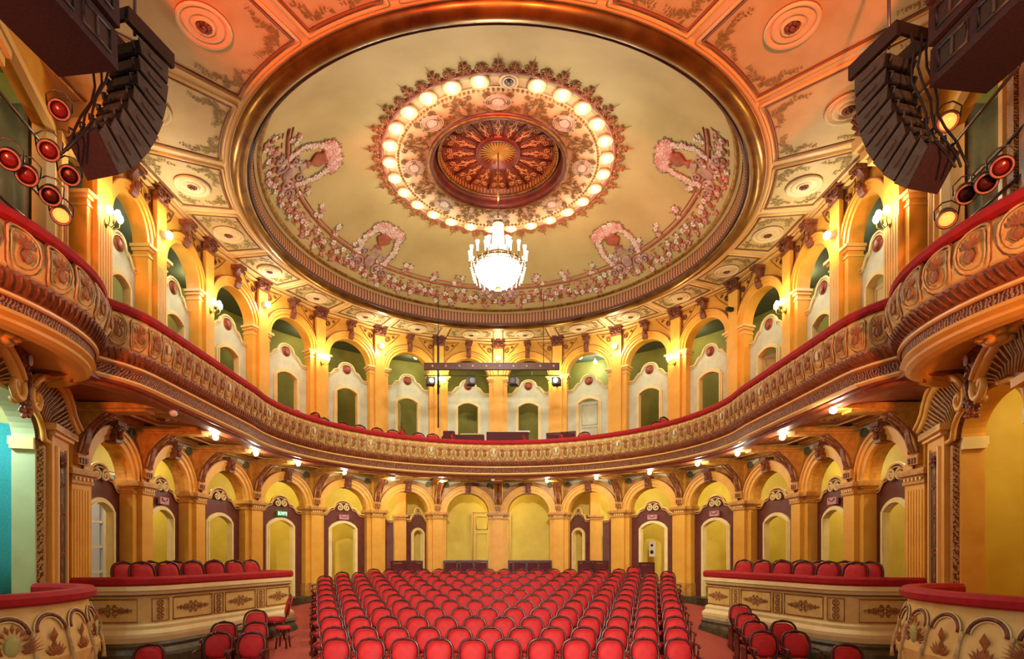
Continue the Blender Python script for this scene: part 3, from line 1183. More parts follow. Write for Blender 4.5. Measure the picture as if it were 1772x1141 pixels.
def ovals(path, par, count, zc, h, wmul=.44, s0=0, s1=None, r=.013, zt=5.9, zb=5.36, bd=0, special=7, off=0):
    L = arclen(path)
    s1 = s1 if s1 is not None else L[-1]
    st = (s1 - s0) / count
    ring_, mot, leaf, fld, drk = MB(), MB(), MB(), MB(), MB()
    for i in range(count):
        x, y, th = path_at(path, L, s0 + st * (i + .5))
        M = Matrix.Translation((x, y, 0)) @ Matrix.Rotation(th, 4, 'Z')
        wide = special and (i - off) % special == 0
        a_ = st * wmul
        fv = []
        for q, rr in ((1.0, r), (.8, r * .7), (1.1, r * .6)):
            pts = []
            for j in range(18):
                t = 2 * pi * j / 18
                cx = abs(cos(t)) ** .8 * (1 if cos(t) > 0 else -1)
                cz = abs(sin(t)) ** .8 * (1 if sin(t) > 0 else -1)
                z = zc + h * q * cz
                pts.append((a_ * q * cx, -bulge(z, zt, zb) - bd - .006, z))
            if q == .8:
                fld.add([(px_, py_ + .004, pz_) for px_, py_, pz_ in pts] + [(px_, py_ + .03, pz_) for px_, py_, pz_ in pts],
                        [tuple(range(18))] + [(j, (j + 1) % 18, 18 + (j + 1) % 18, 18 + j) for j in range(18)], M=M)
            if q == 1.1:
                drk.tube([(px_, py_ + .01, pz_) for px_, py_, pz_ in pts], rr, 4, True, M=M)
            else:
                ring_.tube(pts, rr, 4, True, M=M)
        yb = -bulge(zc, zt, zb) - bd - .012
        if wide:
            mot.ball((0, yb, zc), (a_ * .4, .02, h * .4), 8, 4, M)
            for j in range(10):
                leaf.leafm((0, yb, zc), 2 * pi * j / 10, a_ * .75, .018, M)
        else:
            for j in range(5):
                t = pi / 2 + (j - 2) * .5
                leaf.leafm((0, yb, zc + h * .02), t, h * .62, a_ * .16, M)
            for sx in (-1, 1):
                leaf.tube([(sx * a_ * .08, yb, zc - h * .6), (sx * a_ * .42, yb, zc - h * .35), (sx * a_ * .3, yb, zc - h * .05), (sx * a_ * .1, yb, zc)], .012, 4, M=M)
            leaf.leafm((0, yb, zc + h * .05), -pi / 2, h * .7, a_ * .3, M)
    ring_.build('oval_mouldings', M_ovalm, par)
    drk.build('dark_outlines', M_redbrown, par)
    fld.build('oval_fields', M_ofield, par)
    leaf.build('painted_motifs', M_motif, par)
    if mot.v:
        mot.build('oval_bosses', M_mint, par)


def gadroons(path, par, n, z0, z1, d0, d1, s0=0, lean=.07, m=None):
    L = arclen(path)
    mb = MB()
    for i in range(n):
        x, y, th = path_at(path, L, L[-1] * (i + .5) / n)
        M = Matrix.Translation((x, y, 0)) @ Matrix.Rotation(th, 4, 'Z')
        mb.tube([(0, -d1, z1), (lean * .5, -(d0 + d1) / 2 - .02, (z0 + z1) / 2), (lean, -d0, z0)], .016, 4, M=M)
    mb.build('gadroons', m or M_brown, par)


ovals(BP, bal, 94, 5.63, .235, off=4)
gadroons(BP, bal, 300, 5.2, 5.34, -.01, .085)
# ------------------------------------------------------------------ roundels below the balcony
for k0 in KS[:-1]:
    c, W, rz = bay(k0, False)
    d = Vector((cos(rz + pi / 2), sin(rz + pi / 2)))
    cc = c - d * .95
    e = empty('soffit_medallion', 'brown gilt soffit medallion under the balcony, bay ' + bayname(k0), 'medallion', (cc.x, cc.y, 4.9), rz, 'medallions under the balcony')
    MB().lathe([(.36, .05), (.37, .0), (.3, -.03), (.26, .0), (.2, .0), (.17, -.03), (0, -.02)], 24, sy=.7).build('disc', M_cap, e)
    mb = MB()
    for j in range(8):
        mb.ball((.08 * cos(j * pi / 4), .06 * sin(j * pi / 4), -.035), (.035, .03, .03), 6, 4)
    mb.build('rosette', M_brown, e)
    mb = MB()
    mb.tube([(-.75 * W / 2, -.42, .0), (.75 * W / 2, -.42, .0), (.8 * W / 2, .5, .02), (-.8 * W / 2, .5, .02)], .025, 4, True)
    mb.build('frame', M_creamline, e)

# ------------------------------------------------------------------ lights of the house
BULBS = [(373, 757), (443, 785), (516, 803), (596, 818), (680, 828), (765, 832), (947, 832), (1032, 827), (1124, 818), (1207, 803), (1276, 785), (1354, 757), (1442, 710)]
for i, (px, py) in enumerate(BULBS):
    Y = 2.47 * F / (956 - py)
    x, y, z = at(px, py, Y)
    nm = ORD[i + 1]
    e = empty('ceiling_bulb', 'glowing warm bulb under the balcony, %s from the left' % nm, 'lamp', (x, y, z), 0, 'bulbs under the balcony')
    MB().ball((0, 0, 0), .065, 10, 7).build('bulb', M_bulbw, e)
    MB().lathe([(.03, .05), (.05, .07), (.05, .09), (.07, .11), (.0, .12)], 12).build('fitting', M_sconce, e)
    light('bulb_light', (0, 0, -.09), 32, (1, .91, .70), .05, parent=e)
for (px, py, Y) in ((853, 831, 19.6), (300, 716, 10.2)):
    x, y, z = at(px, py, Y)
    e = empty('unlit_lamp', 'unlit glass lamp under the balcony at the back centre' if px > 500 else 'unlit pinkish lamp under the balcony near the left box', 'lamp', (x, y, 4.78))
    MB().ball((0, 0, 0), (.07, .07, .06), 10, 6).build('glass', M_white, e)
    MB().lathe([(.05, .05), (.08, .07), (.08, .1), (0, .1)], 12).build('fitting', M_brown, e)
# sconces on odd gallery columns
for k in (-7, -5, -3, -1, 1, 3, 5, 7):
    (x, y), th = colpos(k, True)
    e = empty('wall_sconce', 'lit brass wall sconce on the gallery column %s' % colname(k), 'wall lamp', (x, y, 8.38), -th, 'gallery sconces')
    MB().ball((0, -.11, -.12), (.05, .02, .09), 8, 5).build('backplate', M_sconce, e)
    arm = MB()
    for sx in (-1, 0, 1):
        arm.tube([(0, -.12, -.14), (sx * .07, -.2, -.2), (sx * .13, -.26, -.15), (sx * .14, -.27, -.05)], .01, 5)
    arm.build('arms', M_sconce, e)
    for sx in (-1, 0, 1):
        MB().ball((sx * .14, -.27 - (.05 if sx == 0 else 0), .03), (.055, .055, .085), 8, 6).build('glass_shade', M_bulbw, e)
    light('sconce_light', (0, -.36, .16), 27, (1, .91, .64), .07, parent=e)
# spot fixtures at arch heads
for k in (-6, -4, -2, 0, 2, 6):
    (x, y), th = colpos(k, True)
    e = empty('flood_lamp', 'white flood lamp high on the gallery column %s' % colname(k), 'lamp', (x, y, 9.27 if abs(k) < 5 else 9.0), -th, 'gallery flood lamps')
    MB().box(-.06, .06, -.2, -.09, -.05, .06).box(-.02, .02, -.1, -.0, -.02, .02).build('housing', M_white, e)
    MB().ball((0, -.25, 0), (.085, .06, .085), 10, 6).build('lamp_glass', M_bulb, e)
    light('flood_light', (0, -.42, 0), 42, (1, .93, .80), .06, parent=e)
(x, y), th = colpos(4, True)
e = empty('black_camera', 'small black camera on the gallery column fourth to the right of the centre', 'camera', (x, y, 9.15), -th)
MB().box(-.05, .05, -.3, -.1, -.05, .05).box(-.015, .015, -.12, 0, .02, .05).build('body', M_black, e)
# cool corridor lights in the gallery
for (px, py, Y) in ((240, 415, 12.6), (1470, 420, 12.8), (1030, 627, 21.4)):
    x, y, z = at(px, py, Y)
    z = min(z, 9.45)
    e = empty('corridor_lamp', 'cool bluish lamp in the gallery corridor, behind the %s arch' % ('near left' if px < 500 else 'near right' if px > 1300 else 'second right'), 'lamp', (x, y, z))
    MB().ball((0, 0, 0), .07, 8, 6).build('bulb', M_bulb, e)
    MB().lathe([(.03, .05), (.03, 9.6 - z), (.0, 9.6 - z)], 8).build('stem', M_white, e)
    light('corridor_light', (0, 0, -.12), 22, (.7, .9, 1.0), .06, parent=e)
for i, dg_ in enumerate((-80, -50, -22, 22, 50, 80)):  # globes added to brighten the gallery corridor
    a = R_(dg_)
    e = empty('gallery_fill_globe', 'small added fill globe on the gallery corridor ceiling, %s from the left' % ORD[i + 1], 'lamp', (8.1 * sin(a), YC + 8.1 * cos(a), 9.5), 0, 'gallery corridor fill globes')
    MB().ball((0, 0, 0), .08, 8, 6).build('globe', M_bulbw, e)
    MB().lathe([(.04, .05), (.06, .09), (0, .1)], 8).build('fitting', M_white, e)
    light('globe_fill_light', (0, 0, -.14), 26, (1, .95, .7), .08, parent=e)
# fill globes added to light the ground corridor
for i, (x, y) in enumerate([(-8.3, 11.2), (-8.4, 15.5), (-6.9, 19.2), (-4.6, 21.1), (0, 21.7), (4.6, 21.1), (6.9, 19.2), (8.4, 15.5), (8.3, 11.2)]):
    e = empty('corridor_fill_globe', 'added fill globe on the ground corridor ceiling, %s from the left' % ORD[i + 1], 'lamp', (x, y, 4.9), 0, 'ground corridor fill globes')
    MB().ball((0, 0, 0), .1, 10, 6).build('globe', M_bulbw, e)
    MB().lathe([(.05, .06), (.07, .08), (0, .085)], 10).build('fitting', M_white, e)
    light('globe_fill_light', (0, 0, -.14), 78 if i != 4 else 42, (1, .90, .55) if i else (.9, .93, 1), .1, parent=e)
# ------------------------------------------------------------------ rosette of the dome
ros = empty('dome_rosette', 'round gilded centre rosette of the dome with carved copper disc', 'rosette', (0, OC, 11.6))
MB().annulus([(2.82, .02), (2.8, -.04), (2.74, -.06), (2.70, -.02)], 96).build('outer_ring', M_redbrown, ros)
MB().annulus([(2.72, -.02), (2.68, .0), (2.44, .0), (2.42, -.03)], 96).build('lamp_ring', M_rosbase, ros)
MB().annulus([(2.44, -.04), (2.36, -.05), (1.66, .05)], 96).build('ornament_field', M_rosbase, ros)
mb = MB()
for i in range(150):
    a = 2 * pi * i / 150
    mb.ball((2.38 * sin(a), 2.38 * cos(a), -.06), .032, 5, 4)
mb.build('bead_ring', M_gilt, ros)
MB().annulus([(1.68, .02), (1.64, -.06), (1.58, -.06), (1.54, .02), (1.52, .1), (1.5, .2), (1.44, .22), (1.42, .3), (1.34, .36)], 96).build('copper_well', M_copper, ros)
mb = MB()
for r_ in (1.66, 1.44):
    mb.tube([(r_ * sin(2 * pi * i / 72), r_ * cos(2 * pi * i / 72), -.05 if r_ > 1.5 else .19) for i in range(72)], .03, 6, True)
mb.build('gilt_rings', M_gilt, ros)
cd = MB().annulus([(1.36, .34), (.5, .36)], 96).build('carved_disc', M_carved, ros)
mb = MB()
for i in range(16):
    a = 2 * pi * (i + .5) / 16
    mb.tube([(.52 * sin(a), .52 * cos(a), .33), (1.35 * sin(a), 1.35 * cos(a), .31)], .022, 5)
mb.build('spokes', M_copper, cd)
mb = MB()
for i in range(16):
    a = 2 * pi * i / 16
    Mx = Matrix.Rotation(-a, 4, 'Z') @ Matrix.Translation((0, .98, .315)) @ Matrix.Rotation(-pi / 2, 4, 'X')
    for sx in (-1, 1):
        mb.tube(spiral(sx * .1, .2, .085, 1.5, 0 if sx < 0 else pi, sx, 16), .011, 4, M=Mx)
        mb.tube([(0, 0, -.4), (sx * .03, 0, -.3), (0, 0, -.18), (sx * .05, 0, -.05), (sx * .015, 0, .08), (sx * .04, 0, .2)], .01, 4, M=Mx)
        mb.tube(spiral(sx * .07, -.06, .05, 1.3, 0 if sx < 0 else pi, sx, 11), .009, 4, M=Mx)
        mb.leafm((sx * .02, 0, .24), pi / 2 + sx * .5, .1, .018, Mx)
        mb.leafm((sx * .01, 0, -.2), pi / 2 - sx * .6, .09, .014, Mx)
mb.build('scroll_carving', M_carve, cd)
mb = MB()
for i in range(96):
    a = 2 * pi * i / 96
    mb.box(-.018, .018, 1.37, 1.41, .22, .34, M=Matrix.Rotation(-a, 4, 'Z'))
mb.build('fluted_rim', M_cap, ros)
hub = MB().annulus([(.56, .34), (.52, .26), (.46, .26), (.42, .36), (0.0, .40)], 40).build('hub', M_copper, ros)
mb = MB()
for i in range(28):
    a = 2 * pi * i / 28
    mb.add([(0, 0, .33), (.04 * cos(a), -.04 * sin(a), .34), (.43 * sin(a + .06), .43 * cos(a + .06), .35), (.43 * sin(a - .06), .43 * cos(a - .06), .35)], [(0, 1, 2), (0, 2, 3)])
mb.build('sunburst', M_sun, hub)
# filigree on the ornament field: 8 medallions and scrolls between
for i in range(16):
    fg = MB()
    a = 2 * pi * i / 16
    Mx = Matrix.Rotation(-a, 4, 'Z') @ Matrix.Translation((0, 2.02, -.03)) @ Matrix.Rotation(-pi / 2 - .12, 4, 'X')
    if i % 2 == 0:
        wm = MB()
        wm.ring(0, 0, 0, 0, .12, .1, -.012, .02, 0, 2 * pi, 14, M=Mx)
        for q in (.16, .2, .24):
            wm.tube([(q * cos(t) * 1.1, -.0, q * sin(t)) for t in [2 * pi * j / 16 for j in range(16)]], .01, 4, True, M=Mx)
        wm.build('silver_medallion', M_petal, ros)
        for j in range(14):
            t = 2 * pi * j / 14
            fg.leafm((.22 * cos(t), -.0, .2 * sin(t)), t, .12, .03, Mx)
        for sx in (-1, 1):
            for cz, rr in ((.24, .07), (-.24, .07)):
                fg.tube(spiral(sx * .22, cz, rr, 1.3, 0, sx, 12), .014, 4, M=Mx)
    else:
        for sx in (-1, 1):
            fg.tube(spiral(sx * .1, .12, .09, 1.4, pi / 2, sx, 14), .015, 4, M=Mx)
            fg.tube(spiral(sx * .14, -.14, .09, 1.4, -pi / 2, -sx, 14), .015, 4, M=Mx)
            fg.tube([(0, 0, -.3), (sx * .12, 0, -.2), (sx * .04, 0, 0), (sx * .1, 0, .22), (0, 0, .3)], .014, 4, M=Mx)
            for j in range(5):
                fg.leafm((sx * (.05 + .06 * j), 0, .2 - .09 * j), (.6 if sx > 0 else pi - .6), .1, .025, Mx)
        for j in range(5):
            fg.leafm((0, 0, .22), pi / 2 + (j - 2) * .4, .1, .02, Mx)
    for sx in (-1, 1):
        for cx, cz, rr in ((.26, .2, .07), (.2, -.02, .06), (.3, -.2, .06)):
            fg.tube(spiral(sx * cx, cz, rr, 1.4, pi / 2, -sx, 11), .013, 4, M=Mx)
            fg.leafm((sx * cx, 0, cz), pi / 2 + sx * 1.0, .12, .022, Mx)
            fg.leafm((sx * cx, 0, cz), -pi / 2 - sx * .8, .11, .022, Mx)
    fg.build('filigree', M_filig, ros)
# acanthus crown around the lamp ring
cr = MB()
for i in range(56):
    a = 2 * pi * i / 56
    big = i % 2 == 0
    Mx = Matrix.Translation((0, -OC, -11.6)) @ dframe(a, 2.8) @ Matrix.Translation((0, -.03, -.06)) @ Matrix.Rotation(pi, 4, 'Y') if False else Matrix.Translation((0, -OC, -11.6)) @ dframe(a, 2.78) @ Matrix.Translation((0, -.04, 0))
    h = .46 if big else .27
    cr.leafm((0, 0, .05), -pi / 2, h + .05, .02, Mx, th=.015)
    cr.leafm((0, 0, -.12), -pi / 2, h * .3, .05, Mx, th=.015)
    for sx in (-1, 1):
        cr.leafm((0, 0, -.02), -pi / 2 + sx * .6, h * .45, .018, Mx, th=.015)
        cr.tube(spiral(sx * .085, -.09 if big else -.07, .075, 1.3, pi / 2, sx, 10), .016, 4, M=Mx)
        cr.tube(spiral(sx * .06, -.22 if big else -.15, .045, 1.2, pi / 2, sx, 8), .012, 4, M=Mx)
        if big:
            cr.leafm((0, 0, -.18), -pi / 2 + sx * .8, .12, .02, Mx, th=.015)
cr.build('acanthus_crown', M_motif, ros)
# lamps in the ring
NB = 28
for i in range(NB):
    a = 2 * pi * (i + .5) / NB + pi / NB * 0 + .03
    x, y = 2.57 * sin(a), OC + 2.57 * cos(a)
    lit = i != 13
    e = empty('ring_lamp' if lit else 'unlit_ring_lamp', ('round lit bulb in the dome lamp ring, %s clockwise from the chandelier' % ORD[i + 1] if i < 27 else 'round lit bulb in the dome lamp ring, last before the chandelier') if lit else 'dark unlit lamp in the dome ring at the stage side',
              'lamp', (x, y, 11.58), -a, 'dome ring lamps' if lit else None)
    MB().lathe([(.19, .0), (.2, -.03), (.17, -.05), (.13, -.02), (.1, .01), (0, .01)], 18).build('cup', M_rosbase, e)
    if lit:
        MB().ball((0, 0, -.05), .07, 10, 7).build('bulb', M_bulbr, e)
        light('ring_light', (0, 0, -.42), 6, (1, .93, .82), .04, parent=e)
    else:
        MB().ball((0, 0, -.02), (.08, .08, .05), 10, 6).build('reflector', M_metal, e)
        MB().tube([(.11 * cos(t), .11 * sin(t), -.04) for t in [2 * pi * j / 16 for j in range(16)]], .015, 5, True).build('rim', M_white, e)
# ------------------------------------------------------------------ painted dome border, urns, flowers
bd = empty('painted_border', 'painted balustrade border with flowers along the lower edge of the dome', 'mural', (0, 0, 0))
st, bl, fw, lf = MB(), MB(), MB(), MB()
A0, A1 = R_(-118), R_(118)
nn = 110
pl_, pl2 = [], []
for i in range(nn + 1):
    a = A0 + (A1 - A0) * i / nn
    m_ = dframe(a, 4.78)
    pl_.append(tuple(m_ @ Vector((0, -.012, 0))))
    m_ = dframe(a, 4.70)
    pl2.append(tuple(m_ @ Vector((0, -.012, 0))))
st.tube(pl_, .035, 5)
st.tube(pl2, .016, 4)
st.build('rail', M_urn, bd)
for i in range(66):
    a = A0 + (A1 - A0) * (i + .5) / 66
    m_ = dframe(a, 5.02)
    bl = MB()
    bl.ball((0, -.015, -.08), (.085, .025, .08), 8, 5, m_)
    bl.ball((0, -.015, .06), (.035, .02, .06), 6, 4, m_)
    bl.box(-.08, .08, -.02, .0, .16, .19, m_)
    bl.box(-.1, .1, -.02, .0, -.2, -.17, m_)
    bl.build('baluster', M_urn, bd)


def bloom(fwm, lfm, m_, x, z, r, n=5):
    for j in range(n):
        t = 2 * pi * j / n + random.random()
        fwm.ball((x + r * .55 * cos(t), -.02, z + r * .55 * sin(t)), (r * .5, .018, r * .5), 6, 4, m_)
    for j in range(4):
        t = random.random() * 2 * pi
        lfm.leafm((x, -.01, z), t, r * 2.0, r * .4, m_)


fp = MB()
for i in range(190):
    a = A0 + (A1 - A0) * (i + random.random()) / 190
    m_ = dframe(a, 4.88 + .36 * random.random())
    bloom(fw if i % 2 else fp, lf, m_, 0, 0, .085)
for i in range(22):
    a = A0 + (A1 - A0) * (i + .5) / 22
    m_ = dframe(a, 4.66)
    for j in range(5):
        bloom(fw if j % 2 else fp, lf, m_, random.uniform(-.14, .14), random.uniform(-.16, .2), .075)
fw.build('pink_flowers', M_rose, bd)
fp.build('pale_flowers', M_petal, bd)
lf.build('leaves', M_leaf, bd)
URN = [(0, 'at the back centre behind the chandelier'), (-52, 'back left'), (52, 'back right'), (-101, 'near left'), (101, 'near right')]
for dg_, nm in URN:
    a = R_(dg_)
    e = empty('painted_urn', 'painted urn with flower garland on the dome, ' + nm, 'mural', (0, 0, 0), 0, 'painted urns on the dome')
    ur, mv, f1, f2, lv = MB(), MB(), MB(), MB(), MB()

    def P(x, z, y=-.02):
        # place on the curved dome, z is arc distance from the base ring
        r_ = 5.1 - z * .92
        return dframe(a + x / max(r_, 1), r_)
    sc = 1.0
    for i in range(15):
        z = .75 + .42 * i / 14
        wd = (.16, .11, .07, .07, .1, .16, .2, .23, .25, .26, .25, .23, .2, .22, .24)[i]
        ur.ball((0, -.03, 0), (wd, .03, .035), 8, 4, P(0, z))
    ur.build('vase', M_urn, e)
    mv.ball((0, -.03, 0), (.17, .04, .2), 10, 6, P(0, .32))
    mv.box(-.14, .14, -.04, 0, -.03, .03, P(0, .6))
    mv.box(-.1, .1, -.04, 0, -.08, .08, P(0, .68))
    for sx in (-1, 1):
        for cx, cz, rr in ((.3, .18, .17), (.28, .5, .12), (.55, .16, .12)):
            mv.tube([tuple(P(sx * q[0], q[2]) @ Vector((0, -.02, 0))) for q in spiral(cx, cz, rr, 1.4, 0, 1, 16)], .035, 5)
    mv.build('scroll_base', M_mauve, e)
    for j in range(120):
        t = random.random() * pi
        rr = .02 + .38 * sqrt(random.random())
        bloom(f1 if random.random() < .6 else f2, lv, P(rr * cos(t) * 1.25, 1.22 + rr * .7 * sin(t)), 0, 0, .08)
    for sx in (-1, 1):
        for j in range(46):
            t = j / 46
            x = sx * (.38 + .16 * sin(pi * t) + random.uniform(-.05, .05))
            bloom(f1 if j % 3 == 0 else f2, lv, P(x, 1.2 - 1.0 * t), 0, 0, .065)
    f1.build('pink_flowers', M_rose, e)
    f2.build('pale_flowers', M_petal, e)
    lv.build('leaves', M_leaf, e)
# ------------------------------------------------------------------ chandelier
ch = empty('chandelier', 'large glowing crystal chandelier hanging from the dome centre', 'chandelier', (0, OC, 0))
MB().tube([(0, 0, 11.95), (0, 0, 10.3)], .02, 6).build('chain', M_gilt, ch)
MB().lathe([(0, 10.34), (.05, 10.33), (.13, 10.27), (.14, 10.22), (.12, 10.2)], 20).build('top_crown', M_gilt, ch)
mb = MB()
for j in range(20):
    t = 2 * pi * j / 20
    for i in range(22):
        z = 10.2 - .036 * i
        rr = .12 + .07 * (i / 21) ** 2
        mb.ball((rr * cos(t), rr * sin(t), z), (.016, .016, .02), 5, 4)
mb.build('crystal_stem', M_crys, ch)
fr_ = MB()
for r_, z_ in ((.34, 9.42), (.62, 9.22), (.52, 9.12)):
    fr_.tube([(r_ * cos(2 * pi * j / 32), r_ * sin(2 * pi * j / 32), z_) for j in range(32)], .02, 5, True)
for n_, r_, z_, zz in ((8, .3, 9.6, 9.42), (16, .68, 9.34, 9.22)):
    for j in range(n_):
        t = 2 * pi * j / n_
        fr_.tube([(.12 * cos(t), .12 * sin(t), zz), (r_ * .6 * cos(t), r_ * .6 * sin(t), zz - .1), (r_ * cos(t), r_ * sin(t), zz - .02), (r_ * cos(t), r_ * sin(t), z_)], .012, 4)
fr_.build('frame', M_gilt, ch)
for n_, r_, z_ in ((8, .3, 9.62), (16, .68, 9.36)):
    for j in range(n_):
        t = 2 * pi * j / n_
        MB().lathe([(.0, -.04), (.03, -.03), (.025, .0), (.03, .1), (.045, .17), (.05, .2), (.035, .2), (0, .19)], 8, c=(r_ * cos(t), r_ * sin(t), z_)).build('candle_cup', M_crysb, ch)
mb = MB()
for j in range(26):
    t = 2 * pi * j / 26
    for i in range(6):
        mb.ball((.66 * cos(t) * (1 - .02 * i), .66 * sin(t) * (1 - .02 * i), 9.16 - .055 * i), (.018, .018, .026), 5, 4)
    for i in range(7):
        u = i / 6
        mb.ball(((.15 + .5 * u) * cos(t), (.15 + .5 * u) * sin(t), 9.47 - .25 * u - .06 * sin(pi * u)), .015, 5, 3)
mb.build('crystal_drops', M_crys, ch)
mb = MB()
mb.lathe([(.55, 9.16), (.56, 9.1), (.52, 8.98), (.43, 8.85), (.3, 8.75), (.15, 8.69), (.0, 8.68)], 32)
mb.build('crystal_bowl', M_crysb, ch)
MB().ball((0, 0, 8.65), (.08, .08, .05), 10, 6).build('finial', M_gilt, ch)
light('chandelier_light', (0, 0, 8.3), 380, (1, .95, .85), .1, parent=ch)
light('chandelier_light', (.0, 0, 10.75), 50, (1, .95, .85), .05, parent=ch)


# ------------------------------------------------------------------ chairs
def backshape(w, z0, z1, t):
    """point on the outline of the round back, t in 0..1 starting bottom left going over the top"""
    a = -pi * .78 + 0
    ang = pi * 1.35 - (pi * 1.7) * t
    c, s_ = cos(ang), sin(ang)
    cx = abs(c) ** .62 * (1 if c > 0 else -1)
    cz = abs(s_) ** .8 * (1 if s_ > 0 else -1)
    zc = (z0 + z1) / 2
    return (w * cx * (1 if s_ > -.2 else .96), zc + (z1 - zc) * cz)


def make_seat(kind):
    """kind: row (stalls seat with arms) or loose (four legged round backed chair) or square"""
    root = empty('theatre_seat' if kind == 'row' else ('round_backed_chair' if kind == 'loose' else 'square_backed_chair'), 'x', 'seat' if kind == 'row' else 'chair')
    if kind == 'square':
        mb = MB().box(-.24, .24, -.25, .2, .42, .5)
        mb.build('seat', M_dvelvet, root)
        mb = MB()
        mb.box(-.26, -.21, .18, .25, .5, 1.0).box(.21, .26, .18, .25, .5, 1.0).box(-.26, .26, .18, .25, .97, 1.05).box(-.21, .21, .19, .24, .55, .6)
        mb.build('back_frame', M_wood, root)
        MB().box(-.205, .205, .17, .23, .61, .96).build('backrest', M_dvelvet, root)
        for sx in (-1, 1):
            for sy in (-1, 1):
                MB().box(sx * .22 - .02, sx * .22 + .02, -.03 + sy * .2 - .02, -.03 + sy * .2 + .02, 0, .42).build('leg', M_wood, root)
        return root
    H = .93 if kind == 'row' else 1.0
    w = .245
    z0, z1 = (.44, H) if kind == 'row' else (.47, H)
    tilt = .12
    Ty = lambda z: .17 + (z - .45) * .22
    n_ = 26
    pts = []
    for i in range(n_ + 1):
        x, z = backshape(w - .02, z0, z1 - .02, i / n_)
        pts.append((x, Ty(z), z))
    rad = [.017 + .006 * sin(pi * i / n_) for i in range(n_ + 1)]
    mb = MB().tube(pts, .022, 6, rad=rad)
    fr_ = mb.build('back_frame', M_wood, root)
    cr_ = MB()
    for i in range(9):
        t = (i - 4) / 4
        z = z1 - .005 - .03 * t * t
        cr_.ball((t * .1, Ty(z) - .012, z), (.018, .018, .016 + .008 * (1 - abs(t))), 6, 4)
    cr_.build('crest_carving', M_wood, fr_)
    # cushion
    vs, fs = [], []
    nl = 24
    rings = ((1.0, .0), (.93, -.035), (.7, -.055), (.35, -.062))
    zc = (z0 + z1) / 2
    for q, dy in rings:
        for i in range(nl):
            ang = 2 * pi * i / nl
            c, s_ = cos(ang), sin(ang)
            cx = abs(c) ** .62 * (1 if c > 0 else -1)
            cz = abs(s_) ** .8 * (1 if s_ > 0 else -1)
            x, z = (w - .045) * cx * q, zc + (z1 - zc - .055) * cz * q
            vs.append((x, Ty(z) + .005 + dy, z))
    for r in range(3):
        for i in range(nl):
            fs.append((r * nl + i, r * nl + (i + 1) % nl, (r + 1) * nl + (i + 1) % nl, (r + 1) * nl + i))
    fs.append(tuple(3 * nl + i for i in range(nl)))
    b = [(x, y + .05, z) for x, y, z in vs[:nl]]
    vs += b
    for i in range(nl):
        fs.append((i, (i + 1) % nl, 4 * nl + (i + 1) % nl, 4 * nl + i))
    fs.append(tuple(4 * nl + i for i in range(nl - 1, -1, -1)))
    MB().add(vs, fs, True).build('backrest', M_seat, root)
    mb = MB()
    mb.lathe([(0, .50), (.15, .495), (.225, .47), (.235, .44), (.22, .41), (0, .41)], 20, c=(0, -.05, 0), sy=1.0)
    mb.build('seat', M_seat, root)
    MB().lathe([(.2, .36), (.225, .37), (.225, .415), (.0, .415)], 20, c=(0, -.05, 0)).build('seat_rim', M_wood, root)
    if kind == 'row':
        for sx in (-1, 1):
            x = sx * .25
            mb = MB()
            mb.tube([(x, .16, .66), (x, -.02, .665), (x, -.16, .66), (x, -.19, .62)], .017, 6)
            mb.tube([(x, -.12, .65), (x, -.1, .45)], .015, 5)
            mb.build('armrest', M_wood, root)
            mb = MB()
            mb.box(x - .012, x + .012, -.12, .18, .08, .45)
            mb.box(x - .02, x + .02, -.18, .22, .0, .08)
            mb.build('leg', M_wood, root)
    else:
        for sx in (-1, 1):
            for sy in (-1, 1):
                x0, y0 = sx * .17, -.05 + sy * .16
                MB().tube([(x0, y0, .4), (x0 * 1.1, y0 + sy * .02, .25), (x0 * 1.05, y0 + sy * .01, .12), (x0 * 1.15, y0 + sy * .05, 0.0)], .02, 6, rad=[.028, .024, .016, .02]).build('leg', M_wood, root)
    return root


proto = {k: make_seat(k) for k in ('row', 'loose', 'square')}
pmap = {k: chmap(v) for k, v in proto.items()}
used = set()


def put(kind, x, y, z, rz, label, group):
    if kind in used:
        o = copy_tree(proto[kind], pmap[kind])
    else:
        used.add(kind)
        o = proto[kind]
    o.location = (x, y, z)
    o.rotation_euler = (0, 0, rz)
    tag(o, label, 'seat' if kind == 'row' else 'chair', group)
    return o


ROWY = [8.87, 9.72, 10.65, 11.6, 12.5, 13.3, 14.15, 15.0, 15.9, 16.8, 17.7, 18.55]
LX = [574, 572, 567, 563, 561, 560, 559, 558, 558, 558, 558, 558]
RX = [1183, 1179, 1175, 1171, 1168, 1165, 1163, 1161, 1160, 1160, 1160, 1160]
for r in range(12):
    n_ = 11 + r
    Y = ROWY[r]
    row = []
    for i in range(n_):
        px = LX[r] + (RX[r] - LX[r]) * i / (n_ - 1)
        X = (px - 862) / F * Y
        if Y > 16.5 and X * X + (Y + .35 - YC) ** 2 > 6.75 ** 2:
            continue
        row.append(X)
    for i, X in enumerate(row):
        put('row', X, Y, zf(Y) + .0, random.uniform(-.02, .02),
            'red stalls seat in the %s row from the stage, %s from the left end' % (ORD[r + 1], ORD[i + 1]), 'centre stalls seats')
